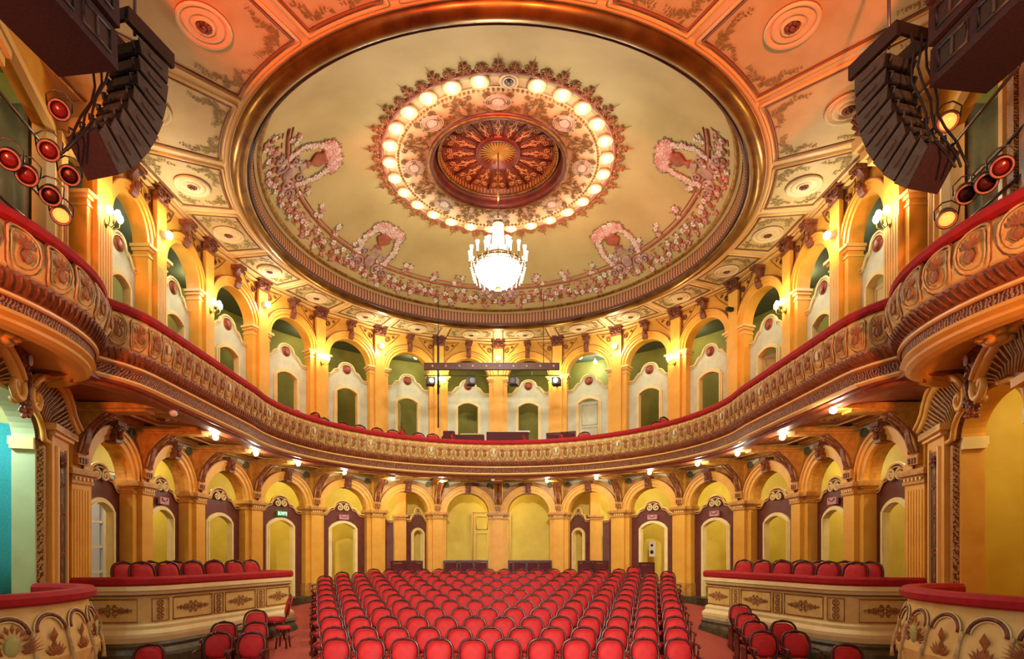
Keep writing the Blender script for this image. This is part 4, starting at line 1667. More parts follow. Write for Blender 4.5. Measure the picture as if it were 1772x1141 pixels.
# side stalls seats
SD = [(-1, 'left', [(4.64, 9.3), (4.08, 9.3), (4.95, 10.15), (4.38, 10.15), (4.86, 11.3)]),
      (1, 'right', [(4.44, 9.4), (4.98, 9.4), (4.68, 10.25), (5.2, 10.25), (4.86, 11.0), (5.13, 11.95)])]
for s_, nm, L_ in SD:
    for i, (x, y) in enumerate(L_):
        put('row', s_ * x, y, zf(y), -s_ * .12, 'red side stalls seat by the %s box, %s counted from the stage' % (nm, ORD[i + 1]), 'side stalls seats')
for s_, nm in ((-1, 'left'), (1, 'right')):
    put('row', s_ * 5.3, 8.5, zf(8.5), -s_ * .12, 'red side stalls seat by the %s box, nearest to the stage' % nm, 'side stalls seats')
put('loose', -4.98, 12.9, zf(12.9), -1.2, 'round backed red chair turned sideways at the left box end', 'loose chairs in the aisle')
st_ = empty('stool', 'small round red stool standing in the left aisle', 'stool', (-4.55, 12.1, zf(12.1)))
MB().lathe([(0, .47), (.14, .46), (.17, .43), (.16, .40), (0, .4)], 16).build('seat', M_seat, st_)
for j in range(4):
    t = pi / 4 + j * pi / 2
    MB().tube([(.12 * cos(t), .12 * sin(t), .4), (.13 * cos(t), .13 * sin(t), .2), (.16 * cos(t), .16 * sin(t), 0)], .018, 6).build('leg', M_wood, st_)
# loose chairs behind the last row on the right
for i, (px, Y, kd) in enumerate(((1100, 18.3, 'loose'), (1160, 16.9, 'loose'), (1122, 19.0, 'square'))):
    put(kd, (px - 862) / F * Y, Y, zf(Y) + .05, 0, ['tall round backed chair behind the right end of the rows, left one', 'tall round backed chair behind the right end of the rows, right one', 'dark square backed chair in front of the doorway right of centre'][i], None)
# square chairs in the back arches
SQ = [(-1.98, 21.0, 0), (-1.45, 20.95, 0), (-.92, 20.95, 0), (-1.7, 20.45, .1), (-1.12, 20.45, 0), (-.62, 20.5, 0),
      (.62, 20.95, 0), (1.15, 20.95, 0), (1.72, 20.95, 0), (.78, 20.45, 0), (1.28, 20.5, 0), (1.68, 20.45, 0),
      (-3.5, 19.8, 0), (-2.9, 19.85, 0), (3.05, 19.85, 0), (3.6, 19.8, 0), (-3.2, 20.4, 0), (3.3, 20.4, 0)]
for i, (x, y, a) in enumerate(SQ):
    inn = abs(x) < 2.3
    nmn = 'left' if x < 0 else 'right'
    sub = [q for q in SQ if (q[0] < 0) == (x < 0) and (abs(q[0]) < 2.3) == inn]
    sub.sort()
    put('square', x, y, .95 if y > 20.6 else .95, a, 'dark red square backed chair in the %s arch %s of centre, %s from the left' % ('first' if inn else 'second', nmn, ORD[sub.index((x, y, a)) + 1]), 'square chairs in the back arches')

# ------------------------------------------------------------------ stall boxes
for s_ in (1, -1):
    nm = side(s_)
    pth = [(6.75, 14.3), (5.2, 13.98), (5.08, 13.85)]
    A, B = Vector((5.08, 13.85)), Vector((6.05, 10.35))
    for i in range(1, 8):
        q = A + (B - A) * i / 8
        pth.append((q.x, q.y))
    for i in range(9):     # rounded corner
        t = i / 8
        p0, p1, p2 = Vector((5.96, 10.65)), Vector((6.1, 10.05)), Vector((6.6, 9.98))
        q = p0 * (1 - t) ** 2 + p1 * 2 * t * (1 - t) + p2 * t * t
        pth.append((q.x, q.y))
    pth.append((7.35, 9.9))
    P_ = mirp(pth, s_)
    e = empty('stall_box', 'curved %s stall box parapet with red velvet rail and painted panels' % nm, 'theatre box', (0, 0, 0))
    MB().sweep(P_, [(-.12, 1.70), (-.12, 1.82), (-.08, 1.86), (.06, 1.86), (.1, 1.82), (.1, 1.74), (.07, 1.70)]).build('velvet_rail', M_velvet, e)
    MB().sweep(P_, [(-.06, 1.52), (-.06, 1.7), (.09, 1.7), (.1, 1.62), (.05, 1.6), (.04, 1.56), (.02, 1.52)]).build('cornice', M_cream, e)
    MB().sweep(P_, [(-.06, 1.0), (-.06, 1.53), (0, 1.53), (0, 1.0)]).build('panel_wall', M_panel, e)
    MB().sweep(P_, [(.0, 1.54), (.045, 1.545), (.045, 1.525), (.0, 1.52)]).build('dark_fillet', M_dkbrown, e)
    MB().sweep(P_, [(-.06, .7), (-.06, 1.02), (.02, 1.03), (.06, .99), (.05, .93), (.12, .86), (.12, .8), (.09, .7)]).build('base_moulding', M_cream, e)
    MB().sweep(P_, [(-.06, .1), (-.06, .72), (.08, .72), (.14, .66), (.13, .6), (.18, .52), (.2, .46), (.2, .1)]).build('stone_plinth', M_stone, e)
    # decorated panels
    L = arclen(P_)
    fr_, ab, nb = MB(), MB(), MB()
    tot = L[-1]
    secs = [(.24, .05), (.345, .035)]
    # positions from the far end measured on the right side path
    front0, front1 = 1.75, 1.75 + 3.3
    seq = []
    d0 = 1.72
    for wd in (.86, .24, .9, .24, .95):
        seq.append((d0 + wd / 2, wd))
        d0 += wd + .07
    seq.append((d0 + .18, .3))
    seq.append((tot - .62, .85))
    for pos, wd in seq:
        ps = pos if s_ > 0 else tot - pos
        x, y, th = path_at(P_, L, ps)
        Mx = Matrix.Translation((x, y, 1.27)) @ Matrix.Rotation(th, 4, 'Z')
        fr_.tube([(-wd / 2, -.012, -.2), (wd / 2, -.012, -.2), (wd / 2, -.012, .2), (-wd / 2, -.012, .2)], .012, 4, True, M=Mx)
        if wd > .5:
            arabesque(ab, wd * .42, .2, -.012, .007, M=Mx)
        else:
            for zz in (-.12, 0, .12):
                ab.tube([(.06 * cos(t), -.012, zz + .055 * sin(t)) for t in [2 * pi * j / 10 for j in range(10)]], .008, 4, True, M=Mx)
                for j in range(4):
                    ab.leafm((0, -.01, zz), j * pi / 2 + .78, .07, .015, Mx)
    fr_.build('panel_frames', M_motif, e)
    ab.build('painted_scrolls', M_motif, e)
    # floor of the box
    pin = [(x * .99 + .06 * (1 if s_ > 0 else -1), y) for x, y in pth] if s_ > 0 else [(-x * .99 - .06, y) for x, y in pth]
    fb = MB()
    k = len(pth)
    loop = [(s_ * (x + .06), min(y, 13.9) if i < 2 else max(y, 10.05)) for i, (x, y) in enumerate(pth)]
    loop = [(s_ * 7.0, 13.85)] + loop[2:-1] + [(s_ * 7.0, 10.1)]
    k = len(loop)
    fb.add([(x, y, 1.12) for x, y in loop] + [(x, y, .6) for x, y in loop], [tuple(range(k)), tuple(range(2 * k - 1, k - 1, -1))] + [(j, (j + 1) % k, k + (j + 1) % k, k + j) for j in range(k)])
    fb.build('box_floor', M_carpet, e)
    # chairs in the box
    frt = [(5.58, 13.3), (5.74, 12.72), (5.9, 12.14), (6.05, 11.56), (6.22, 10.98), (6.42, 10.5)]
    bck = [(6.3, 13.0), (6.42, 12.4), (6.52, 11.8), (6.66, 11.2), (6.8, 10.62)]
    for nr, Lc in (('front', frt), ('back', bck)):
        for i, (x, y) in enumerate(Lc):
            put('loose', s_ * x, y, 1.125, -s_ * 1.0 + random.uniform(-.1, .1), 'red round backed chair in the %s stall box, %s row, %s from the far end' % (nm, nr, ORD[i + 1]), 'chairs in the stall boxes')

# ------------------------------------------------------------------ proscenium side: walls, openings, boxes
for s_ in (1, -1):
    nm = side(s_)
    cx, cy = 6.69 * s_, 7.8
    t = Vector((-.371, -.928)) if s_ > 0 else Vector((-.371, .928))
    rz = atan2(t.y, t.x)
    Mw = Matrix.Translation((cx, cy, 0)) @ Matrix.Rotation(rz, 4, 'Z')
    # local: x along wall; for the right side -x is the far end; mirror x for the left
    g = s_

    def X(a, b):
        return (g * a, g * b) if g > 0 else (-b, -a)
    wm_ = MB()
    for (a, b, z0, z1) in ((-2.15, -1.05, 0, 5.2), (1.05, 3.0, 0, 5.2), (-1.05, 1.05, 4.75, 5.2), (-2.15, -1.75, 5.2, 10.2), (.55, 3.0, 5.2, 10.2), (-1.75, .55, 9.3, 10.2)):
        xa, xb = X(a, b)
        wm_.box(xa, xb, 0, .28, z0, z1, Mw)
    # arch head of the lower opening
    n_ = 20
    xs = [-1.05 * cos(pi * i / n_) for i in range(n_ + 1)]
    wm_.slab(xs, [4.0 + .55 * sin(pi * i / n_) for i in range(n_ + 1)], [4.8] * (n_ + 1), 0, .28, Mw)
    struct('wall_proscenium_' + nm, wm_, M_col)
    # box rooms
    rm = MB()
    xa, xb = X(-1.9, 2.2)
    rm.box(xa, xb, 2.3, 2.4, 0, 5.2, Mw)
    for q in (-1.9, 2.2):
        a, b = X(q, q + .1)
        rm.box(a, b, .35, 2.3, 0, 5.2, Mw)
    rm.box(xa, xb, .35, 2.4, 5.0, 5.1, Mw)
    struct('wall_box_room_' + nm, rm, M_lime if g < 0 else M_yellow)
    jm = MB()
    a, b = X(-1.9, -1.82)
    jm.box(a, b, .62, .84, .9, 4.9, Mw)
    struct('trim_1' if g > 0 else 'trim_2', jm, M_creamline if g > 0 else M_greenw)
    rm = MB()
    xa, xb = X(-2.0, 2.4)
    rm.box(xa, xb, 2.0, 2.1, 5.2, 10.2, Mw)
    for q in (-2.0, 2.4):
        a, b = X(q, q + .1)
        rm.box(a, b, .35, 2.0, 5.2, 10.2, Mw)
    rm.box(xa, xb, .35, 2.1, 10.1, 10.2, Mw)
    struct('wall_upper_box_room_' + nm, rm, M_olive)
    rm = MB()
    rm.box(xa, xb, -.15, 2.1, 5.1, 5.2, Mw)
    struct('floor_box_upper_' + nm, rm, M_carpet)
    rm = MB()
    rm.box(xa, xb, -.3, 2.3, .8, .95, Mw)
    struct('floor_box_lower_' + nm, rm, M_carpet)
    e = empty('opening_lining', 'plain lining of the lower %s box opening' % nm, 'lining', (0, 0, 0))
    q_ = MB()
    for u_ in (-1.05, 1.0):
        a, b = X(u_, u_ + .06)
        q_.box(a, b, .0, .29, .95, 4.05, Mw)
    q_.ring(0, 4.02, .99, .49, 1.06, .56, .0, .29, M=Mw)
    q_.build('reveal', M_greenlit if g < 0 else M_col, e)  # left reveal carries the green light cast in its colour
    q_ = MB()
    for u_ in (-1.05, .96):
        a, b = X(u_ - .02, u_ + .13)
        q_.box(a, b, .0, .3, 3.86, 3.92, Mw).box(a, b, .0, .32, 3.92, 4.04, Mw)
    q_.build('impost', M_cream, e)
    # drape in the upper opening
    n_ = 60
    a, b = X(-1.75, 2.2)
    vs, fs = [], []
    for i in range(n_ + 1):
        if i < 16:
            u, yy = -1.82 + .04 * sin(i * 1.3), .36 + .94 * i / 16
        else:
            u, yy = -1.82 + 3.9 * (i - 16) / (n_ - 16), 1.3 + .09 * sin(i * 1.1)
        for j, z in enumerate((5.25, 6.5, 8.0, 9.6)):
            vs.append((g * (u + .03 * sin(i * .9 + j)), yy + .04 * sin(i * .37 + j * 2), z))
    for i in range(n_):
        for j in range(3):
            fs.append((4 * i + j, 4 * i + j + 1, 4 * i + 5 + j, 4 * i + 4 + j))
    o = MB().add(vs, fs, True, Mw).build('drape', M_drape)
    md_ = o.modifiers.new('thickness', 'SOLIDIFY')
    md_.thickness = .02
    tag(o, 'grey olive drape hanging at the back of the upper %s box' % nm, 'curtain')
    # frames: opening surround
    e = empty('box_surround', 'gilt frame around the upper %s box opening' % nm, 'frame', (0, 0, 0))
    mb = MB()
    pts = [(-1.72 * g, 5.2), (-1.72 * g, 9.25), (.52 * g, 9.25), (.52 * g, 5.2)]
    for i in range(3):
        p, q = pts[i], pts[i + 1]
        mb.box(min(p[0], q[0]) - .06, max(p[0], q[0]) + .06, -.06, .06, min(p[1], q[1]) - .06, max(p[1], q[1]) + .06, Mw)
    mb.build('moulding', M_creamline, e)
    mb = MB()
    a, b = X(.68, .86)
    mb.box(a, b, -.05, 0, 5.4, 9.6, Mw)
    mb.build('lace_band', M_lace, e)
    mb = MB()
    a, b = X(.95, 1.9)
    mb.box(a, b, -.03, 0, 6.2, 9.5, Mw)
    mb.build('dark_panel', M_motif, e)
    mb = MB()
    a, b = X(.6, 2.6)
    mb.box(a, b, -.25, 0, 8.62, 8.72, Mw).box(a, b, -.18, 0, 8.5, 8.62, Mw).box(a, b, -.1, 0, 8.4, 8.5, Mw)
    mb.build('cornice', M_creamline, e)
    # pilaster with dark panel, lower
    e = empty('panelled_pilaster', 'pilaster with dark painted panel beside the lower %s box' % nm, 'pilaster', (0, 0, 0))
    a, b = X(-2.05, -1.25)
    MB().box(a, b, -.14, 0, .9, 4.15, Mw).build('shaft', M_col, e)
    a, b = X(-1.85, -1.45)
    MB().box(a, b, -.15, -.13, 1.2, 3.95, Mw).build('panel', M_dkbrown, e)
    mb = MB()
    for z in (1.7, 2.3, 2.9, 3.4):
        for sx in (-1, 1):
            mb.tube(spiral(g * -1.65 + sx * .07, z, .07, 1.2, 0, sx, 12, -.155), .01, 4, M=Mw)
        mb.leafm((g * -1.65, -.155, z + .1), pi / 2, .2, .04, Mw)
        mb.leafm((g * -1.65, -.155, z - .1), -pi / 2, .2, .04, Mw)
    mb.build('painted_ornament', M_motif, e)
    mb = MB()
    for q in (-1.87, -1.43):
        mb.box(g * q - .03, g * q + .03, -.18, -.12, 1.1, 4.0, Mw)
    mb.build('frame', M_creamline, e)
    mb = MB()
    for j in range(7):
        mb.leafm((g * -1.65, -.17, 3.78), 2 * pi * j / 7, .13, .04, Mw, th=.02)
    mb.ball((g * -1.65, -.18, 3.78), .045, M=Mw)
    mb.build('rosette', M_brown, e)
    a, b = X(-2.12, -1.2)
    MB().box(a, b, -.2, 0, 4.15, 4.22, Mw).box(a, b, -.26, 0, 4.22, 4.3, Mw).build('capital', M_creamline, e)
    a, b = X(-1.19, -1.07)
    MB().box(a, b, -.08, 0, .9, 3.95, Mw).build('lace_strip', M_lace, e)
    # scroll pediment
    e = empty('scroll_pediment', 'broken scroll pediment with ribbed shells over the lower %s box' % nm, 'pediment', (0, 0, 0))
    ou, sh, rb, vo = MB(), MB(), MB(), MB()
    U0 = .165
    OUT = [(-2.15, 4.38), (-1.95, 4.46), (-1.78, 4.56), (-1.7, 4.68), (-1.54, 4.83), (-1.34, 4.91), (-1.12, 4.94), (-.85, 4.93), (-.58, 4.88), (-.33, 4.79), (-.12, 4.67), (0, 4.56)]
    VOL = [(.045, 4.45), (0, 4.355), (-.1, 4.31), (-.22, 4.33), (-.31, 4.42), (-.29, 4.51), (-.21, 4.54), (-.15, 4.49), (-.18, 4.44)]
    INN = [(-1.55, 4.0), (-1.3, 4.02), (-1.02, 4.03), (-1.0, 4.1), (-.97, 4.18), (-.9, 4.26), (-.82, 4.33), (-.7, 4.38), (-.58, 4.41), (-.46, 4.43), (-.34, 4.44), (-.26, 4.46)]
    for q in (-1, 1):
        P3 = lambda u, z, y: tuple(Mw @ Vector((g * (u if q < 0 else 2 * U0 - u), y, z)))
        vs, fs = [], []
        n_ = len(OUT)
        for (u, z), (u2, z2) in zip(OUT, INN):
            vs += [P3(u, z, -.24), P3(u2, z2, -.1), P3(u2, z2, 0), P3(u, z, 0), P3((u + u2) / 2, (z + z2) / 2, -.09)]
        for i in range(n_ - 1):
            b_ = 5 * i
            fs += [(b_, b_ + 4, b_ + 9, b_ + 5), (b_ + 4, b_ + 1, b_ + 6, b_ + 9), (b_ + 1, b_ + 2, b_ + 7, b_ + 6), (b_ + 2, b_ + 3, b_ + 8, b_ + 7), (b_ + 3, b_, b_ + 5, b_ + 8)]
        sh.add(vs, fs)
        for i in range(2 * n_ - 1):
            a_, b_ = i // 2, min(i // 2 + i % 2, n_ - 1)
            u, z = (OUT[a_][0] + OUT[b_][0]) / 2, (OUT[a_][1] + OUT[b_][1]) / 2
            u2, z2 = (INN[a_][0] + INN[b_][0]) / 2, (INN[a_][1] + INN[b_][1]) / 2
            rb.tube([P3(u, z, -.25), P3((u * .7 + u2 * .3), (z * .7 + z2 * .3), -.17), P3((u + u2) / 2, (z + z2) / 2, -.11), P3(u2 * .85 + u * .15, z2 * .85 + z * .15, -.11)], .014, 5)
        ou.tube([P3(u, z, -.22) for u, z in OUT + VOL[:3]], .07, 7)
        ou.tube([P3(u, z + .035, -.3) for u, z in OUT], .035, 6)
        ou.tube([P3(u, z, -.1) for u, z in INN], .04, 6)
        vo.tube([P3(u, z, -.27) for u, z in [OUT[-1]] + VOL], .04, 7, rad=[.045, .05, .05, .05, .048, .045, .04, .035, .03, .03])
        eb = P3(-1.62, 4.2, 0)
    for (a_, b_, z0, z1, d_) in ((-2.12, -1.02, 4.2, 4.3, .26), (1.35, 2.4, 4.2, 4.3, .26)):
        a, b = X(a_, b_)
        ou.box(a, b, -d_, 0, z0, z1, Mw)
    sh.build('shell', M_brown, e)
    rb.build('shell_ribs', M_cap, e)
    ou.build('outer_moulding', M_arch, e)
    vo.build('volute', M_arch, e)
    mb = MB()
    uc = g * U0
    mb.ball((uc, -.2, 4.92), (.1, .09, .15), 10, 6, Mw)
    for j in range(13):
        an = pi * (j - .5) / 11
        mb.leafm((uc + .05 * cos(an), -.18, 4.88), an, .34 + .08 * sin(an), .06, Mw, th=.05)
    for sx in (-1, 1):
        mb.tube(spiral(uc + sx * .14, 4.74, .11, 1.3, pi / 2, sx, 16, -.24), .028, 5, M=Mw)
        mb.tube([(uc + sx * .03, -.22, 4.75), (uc + sx * .1, -.28, 4.6), (uc + sx * .02, -.26, 4.4)], .03, 5, M=Mw)
    for j in range(44):
        zz = random.random()
        mb.ball((uc + random.uniform(-.15, .15) * (1 - zz * .6), -.2 - random.uniform(0, .1), 4.42 - .3 * zz), .035, 6, 4, Mw)
    mb.build('cartouche', M_brown, e)
    MB().ball((uc, -.31, 4.9), (.045, .03, .08), 8, 5, Mw).build('jewel', M_petal, e)
    # small oval boss to the far side
    mb = MB()
    mb.ring(g * -.72, 5.0 + .0, .0, .0, .09, .13, -.06, 0, 0, 2 * pi, 16, Mw)
    mb.tube([(g * -.72 + .11 * cos(t_), -.06, 5.0 + .15 * sin(t_)) for t_ in [2 * pi * j / 18 for j in range(18)]], .02, 5, True, M=Mw)
    mb.build('oval_boss', M_dkbrown, e)
    # upper pilaster next to the gallery
    e = empty('gallery_pilaster', 'pilaster with dark panel and shell bracket beside the upper %s box' % nm, 'pilaster', (0, 0, 0))
    a, b = X(-2.1, -1.78)
    MB().box(a, b, -.12, 0, 4.9, 9.3, Mw).build('shaft', M_creamline, e)
    a, b = X(-2.03, -1.86)
    MB().box(a, b, -.13, -.11, 5.6, 8.7, Mw).build('panel', M_motif, e)
    mb = MB()
    mb.box(6.55 * s_ if s_ > 0 else -7.5, 7.5 if s_ > 0 else -6.55, 9.72, 10.15, 9.15, 9.25)
    mb.box(6.45 * s_ if s_ > 0 else -7.5, 7.5 if s_ > 0 else -6.45, 9.66, 10.2, 9.25, 9.4)
    mb.box(6.3 * s_ if s_ > 0 else -7.5, 7.5 if s_ > 0 else -6.3, 9.6, 10.2, 9.4, 9.6)
    mb.box(6.7 * s_ if s_ > 0 else -7.5, 7.5 if s_ > 0 else -6.7, 9.75, 10.1, 9.6, 9.99)
    mb.build('entablature', M_creamline, e)
    mb = MB()
    for j in range(7):
        an = pi * (j) / 6
        mb.tube([(s_ * 6.4, 9.85, 9.5), (s_ * (6.25 - .12 * sin(an)), 9.85 + .16 * cos(an), 9.62 + .2 * sin(an))], .035, 5)
    mb.ball((s_ * 6.28, 9.85, 9.55), (.08, .08, .08))
    mb.build('shell_bracket', M_brown, e)
    # bombe boxes
    for up in (True, False):
        zt = 6.0 if up else 1.78
        cyb = 6.75
        bx = 2.15 if up else 1.9
        ax = 1.62 if up else 1.58
        pth = []
        for i in range(41):
            an = pi / 2 + pi * i / 40
            pth.append((6.95 + ax * cos(an), cyb + bx * sin(an)))
        P_ = mirp(pth, s_)
        e = empty('projecting_box' if up else 'lower_projecting_box', ('upper' if up else 'lower') + ' %s stage box with bombe front and red velvet rail' % nm, 'theatre box', (0, 0, 0))
        z = zt
        MB().sweep(P_, [(-.14, z - .1), (-.14, z), (-.1, z + .05), (.08, z + .05), (.13, z), (.12, z - .07), (.07, z - .1)], smooth=False).build('velvet_rail', M_velvet, e)
        if up:
            pr = [(-.08, 5.2), (-.08, 5.9), (.03, 5.9), (.09, 5.84), (.16, 5.66), (.16, 5.52), (.11, 5.40), (.07, 5.36)]
            MB().sweep(P_, pr).build('panel_band', M_panel, e)
            MB().sweep(P_, [(-.1, 5.1), (-.08, 5.37), (.11, 5.37), (.12, 5.32), (.06, 5.22), (0, 5.15), (0, 5.1)]).build('gadroon_band', M_gadroon, e)
            MB().sweep(P_, [(-.2, 5.08), (-.05, 5.16), (.03, 5.15), (.03, 5.12), (-.03, 5.1)]).build('upper_fillet', M_creamline, e)
            MB().sweep(P_, [(-.3, 4.98), (-.3, 5.1), (-.02, 5.11), (-.04, 4.98)], uvm=1).build('scroll_frieze', M_frieze, e)
            MB().sweep(P_, [(-.3, 4.84), (-.3, 4.99), (-.02, 4.99), (0, 4.94), (-.06, 4.9), (-.06, 4.86), (-.12, 4.82), (-.2, 4.8)]).build('yellow_cornice', M_arch, e)
            L = arclen(P_)
            ovals(P_, e, 13, 5.63, .25, .44, .1, L[-1] - .1, .016, bd=.04, special=0)
            gadroons(P_, e, 60, 5.18, 5.34, .03, .13, lean=.06)
            # shallow bowl underneath with pendant
            mb = MB()
            n_ = 40
            lv_ = []
            for (q, zz) in ((.88, 4.86), (.8, 4.93), (.6, 5.02), (.35, 5.07), (.02, 5.08)):
                lv_.append([(s_ * (6.95 + ax * q * cos(pi / 2 + pi * i / n_)), cyb + bx * q * sin(pi / 2 + pi * i / n_), zz) for i in range(n_ + 1)])
            vs = [p for l in lv_ for p in l]
            fs = [(j * (n_ + 1) + i, j * (n_ + 1) + i + 1, (j + 1) * (n_ + 1) + i + 1, (j + 1) * (n_ + 1) + i) for j in range(4) for i in range(n_)]
            mb.add(vs, fs, True)
            mb.build('underside', M_arch, e)
            mb = MB()
            for q, rr, zz in ((0, .40, 5.03), (1, .3, 4.96), (2, .2, 4.89), (3, .1, 4.82)):
                nn_ = 12 - 2 * q
                for j in range(nn_):
                    an = 2 * pi * j / nn_
                    mb.ball((s_ * (5.95 + rr * .7 * cos(an)), 6.8 + rr * sin(an), zz), (.07, .085, .05), 6, 4)
            mb.lathe([(.0, 4.77), (.08, 4.8), (.2, 4.9), (.36, 5.08)], 16, c=(s_ * 5.95, 6.8, 0), sx=.75)
            mb.build('leaf_pendant', M_arch, e)
        else:
            z2 = z - .1
            pr = [(-.06, .2), (-.06, z2), (.02, z2), (.05, z2 - .15), (.12, z2 - .4), (.17, z2 - .62), (.13, z2 - .82), (.02, z2 - .95), (0, .2)]
            MB().sweep(P_, pr).build('panel_band', M_panel, e)
            L = arclen(P_)
            ar_, co_, le_, pm_, ow_ = MB(), MB(), MB(), MB(), MB()
            nb_ = 11
            st2 = L[-1] / nb_
            dz = lambda zz: .02 + (.15 * min(1, max(0, (z2 - zz) / .62))) + .01
            for i in range(nb_):
                x, y, th = path_at(P_, L, st2 * (i + .5))
                Mx = Matrix.Translation((x, y, 0)) @ Matrix.Rotation(th, 4, 'Z')
                for rr, th_ in ((st2 * .42, .024), (st2 * .35, .009), (st2 * .475, .009)):
                    (ar_ if th_ > .01 else ow_).tube([(rr * cos(t_), -dz(z2 - .3 + rr * .9 * sin(t_)), z2 - .3 + rr * .9 * sin(t_)) for t_ in [pi * j / 12 for j in range(13)]], th_, 5, M=Mx)
                co_.tube([(st2 * .5, -dz(z2 - .2 - .07 * j) - .01, z2 - .28 - .07 * j) for j in range(9)], .022, 6, M=Mx, rad=[.03, .022, .016, .022, .028, .022, .016, .022, .03])
                if i % 3 == 1:
                    pm_.ball((0, -dz(z2 - .42) - .01, z2 - .42), (.085, .025, .12), 10, 6, M=Mx)
                    for j in range(16):
                        an = 2 * pi * j / 16
                        le_.leafm((.1 * cos(an), -dz(z2 - .42) - .01, z2 - .42 + .14 * sin(an)), an, .12, .03, Mx)
                    for sx in (-1, 1):
                        for j in range(6):
                            le_.leafm((sx * .1, -dz(z2 - .45) - .02, z2 - .5), (pi / 2 - sx * (.5 + j * .2)), .26, .012, Mx)
                else:
                    for j in range(7):
                        le_.leafm((0, -dz(z2 - .5) - .01, z2 - .62), pi / 2 + (j - 3) * .32, .2, .03, Mx)
                    le_.leafm((0, -dz(z2 - .4) - .01, z2 - .46), pi / 2, .2, .06, Mx)
                    le_.leafm((0, -dz(z2 - .4) - .01, z2 - .42), -pi / 2, .16, .07, Mx)
            ar_.build('arch_mouldings', M_brown, e)
            ow_.build('arch_outlines', M_cream, e)
            co_.build('colonnettes', M_ovalm, e)
            le_.build('painted_motifs', M_motif, e)
            pm_.build('green_medallion', M_greenw, e)

# globes added to light the box rooms
for nm, x, y, z, p, c in (('left', -7.7, 7.6, 4.3, 150, (.72, .97, 1)), ('right', 7.9, 7.4, 4.3, 48, (1, .74, .36))):
    e = empty('box_room_fill_lamp', 'added fill globe inside the lower %s box room' % nm, 'lamp', (x, y, z + .45))
    MB().ball((0, 0, 0), .09, 10, 6).build('globe', M_bulb, e)
    MB().lathe([(.03, .05), (.05, .1), (0, .25)], 8).build('fitting', M_white, e)
    light('box_fill_light', (0, 0, -.2), p, c, .15, parent=e)
    e = empty('upper_box_fill_lamp', 'added fill globe high inside the upper %s box room' % nm, 'lamp', (x * .95, 7.2, 9.7))  # added to lift the dark drape in the upper box
    MB().ball((0, 0, 0), .09, 10, 6).build('globe', M_bulb, e)
    MB().lathe([(.03, .05), (.05, .1), (0, .4)], 8).build('fitting', M_white, e)
    light('box_fill_light', (0, 0, -.2), 45, (1, .92, .75), .1, parent=e)
# turquoise hanging fabric in the lower left box
vs, fs = [], []
for i in range(21):
    for z in (1.0, 2.2, 3.4, 4.35):
        vs.append((-6.69 - .371 * 1.65 - .928 * (.42 + 1.5 * i / 20), 7.8 + .928 * 1.65 - .371 * (.42 + 1.5 * i / 20) + .03 * sin(i * 1.3), z))
for i in range(20):
    for j in range(3):
        fs.append((4 * i + j, 4 * i + j + 1, 4 * i + 5 + j, 4 * i + 4 + j))
o = MB().add(vs, fs, True).build('hanging_fabric', M_turq)
m_ = o.modifiers.new('thickness', 'SOLIDIFY')
m_.thickness = .03
tag(o, 'turquoise fabric hanging inside the lower left stage box', 'curtain')

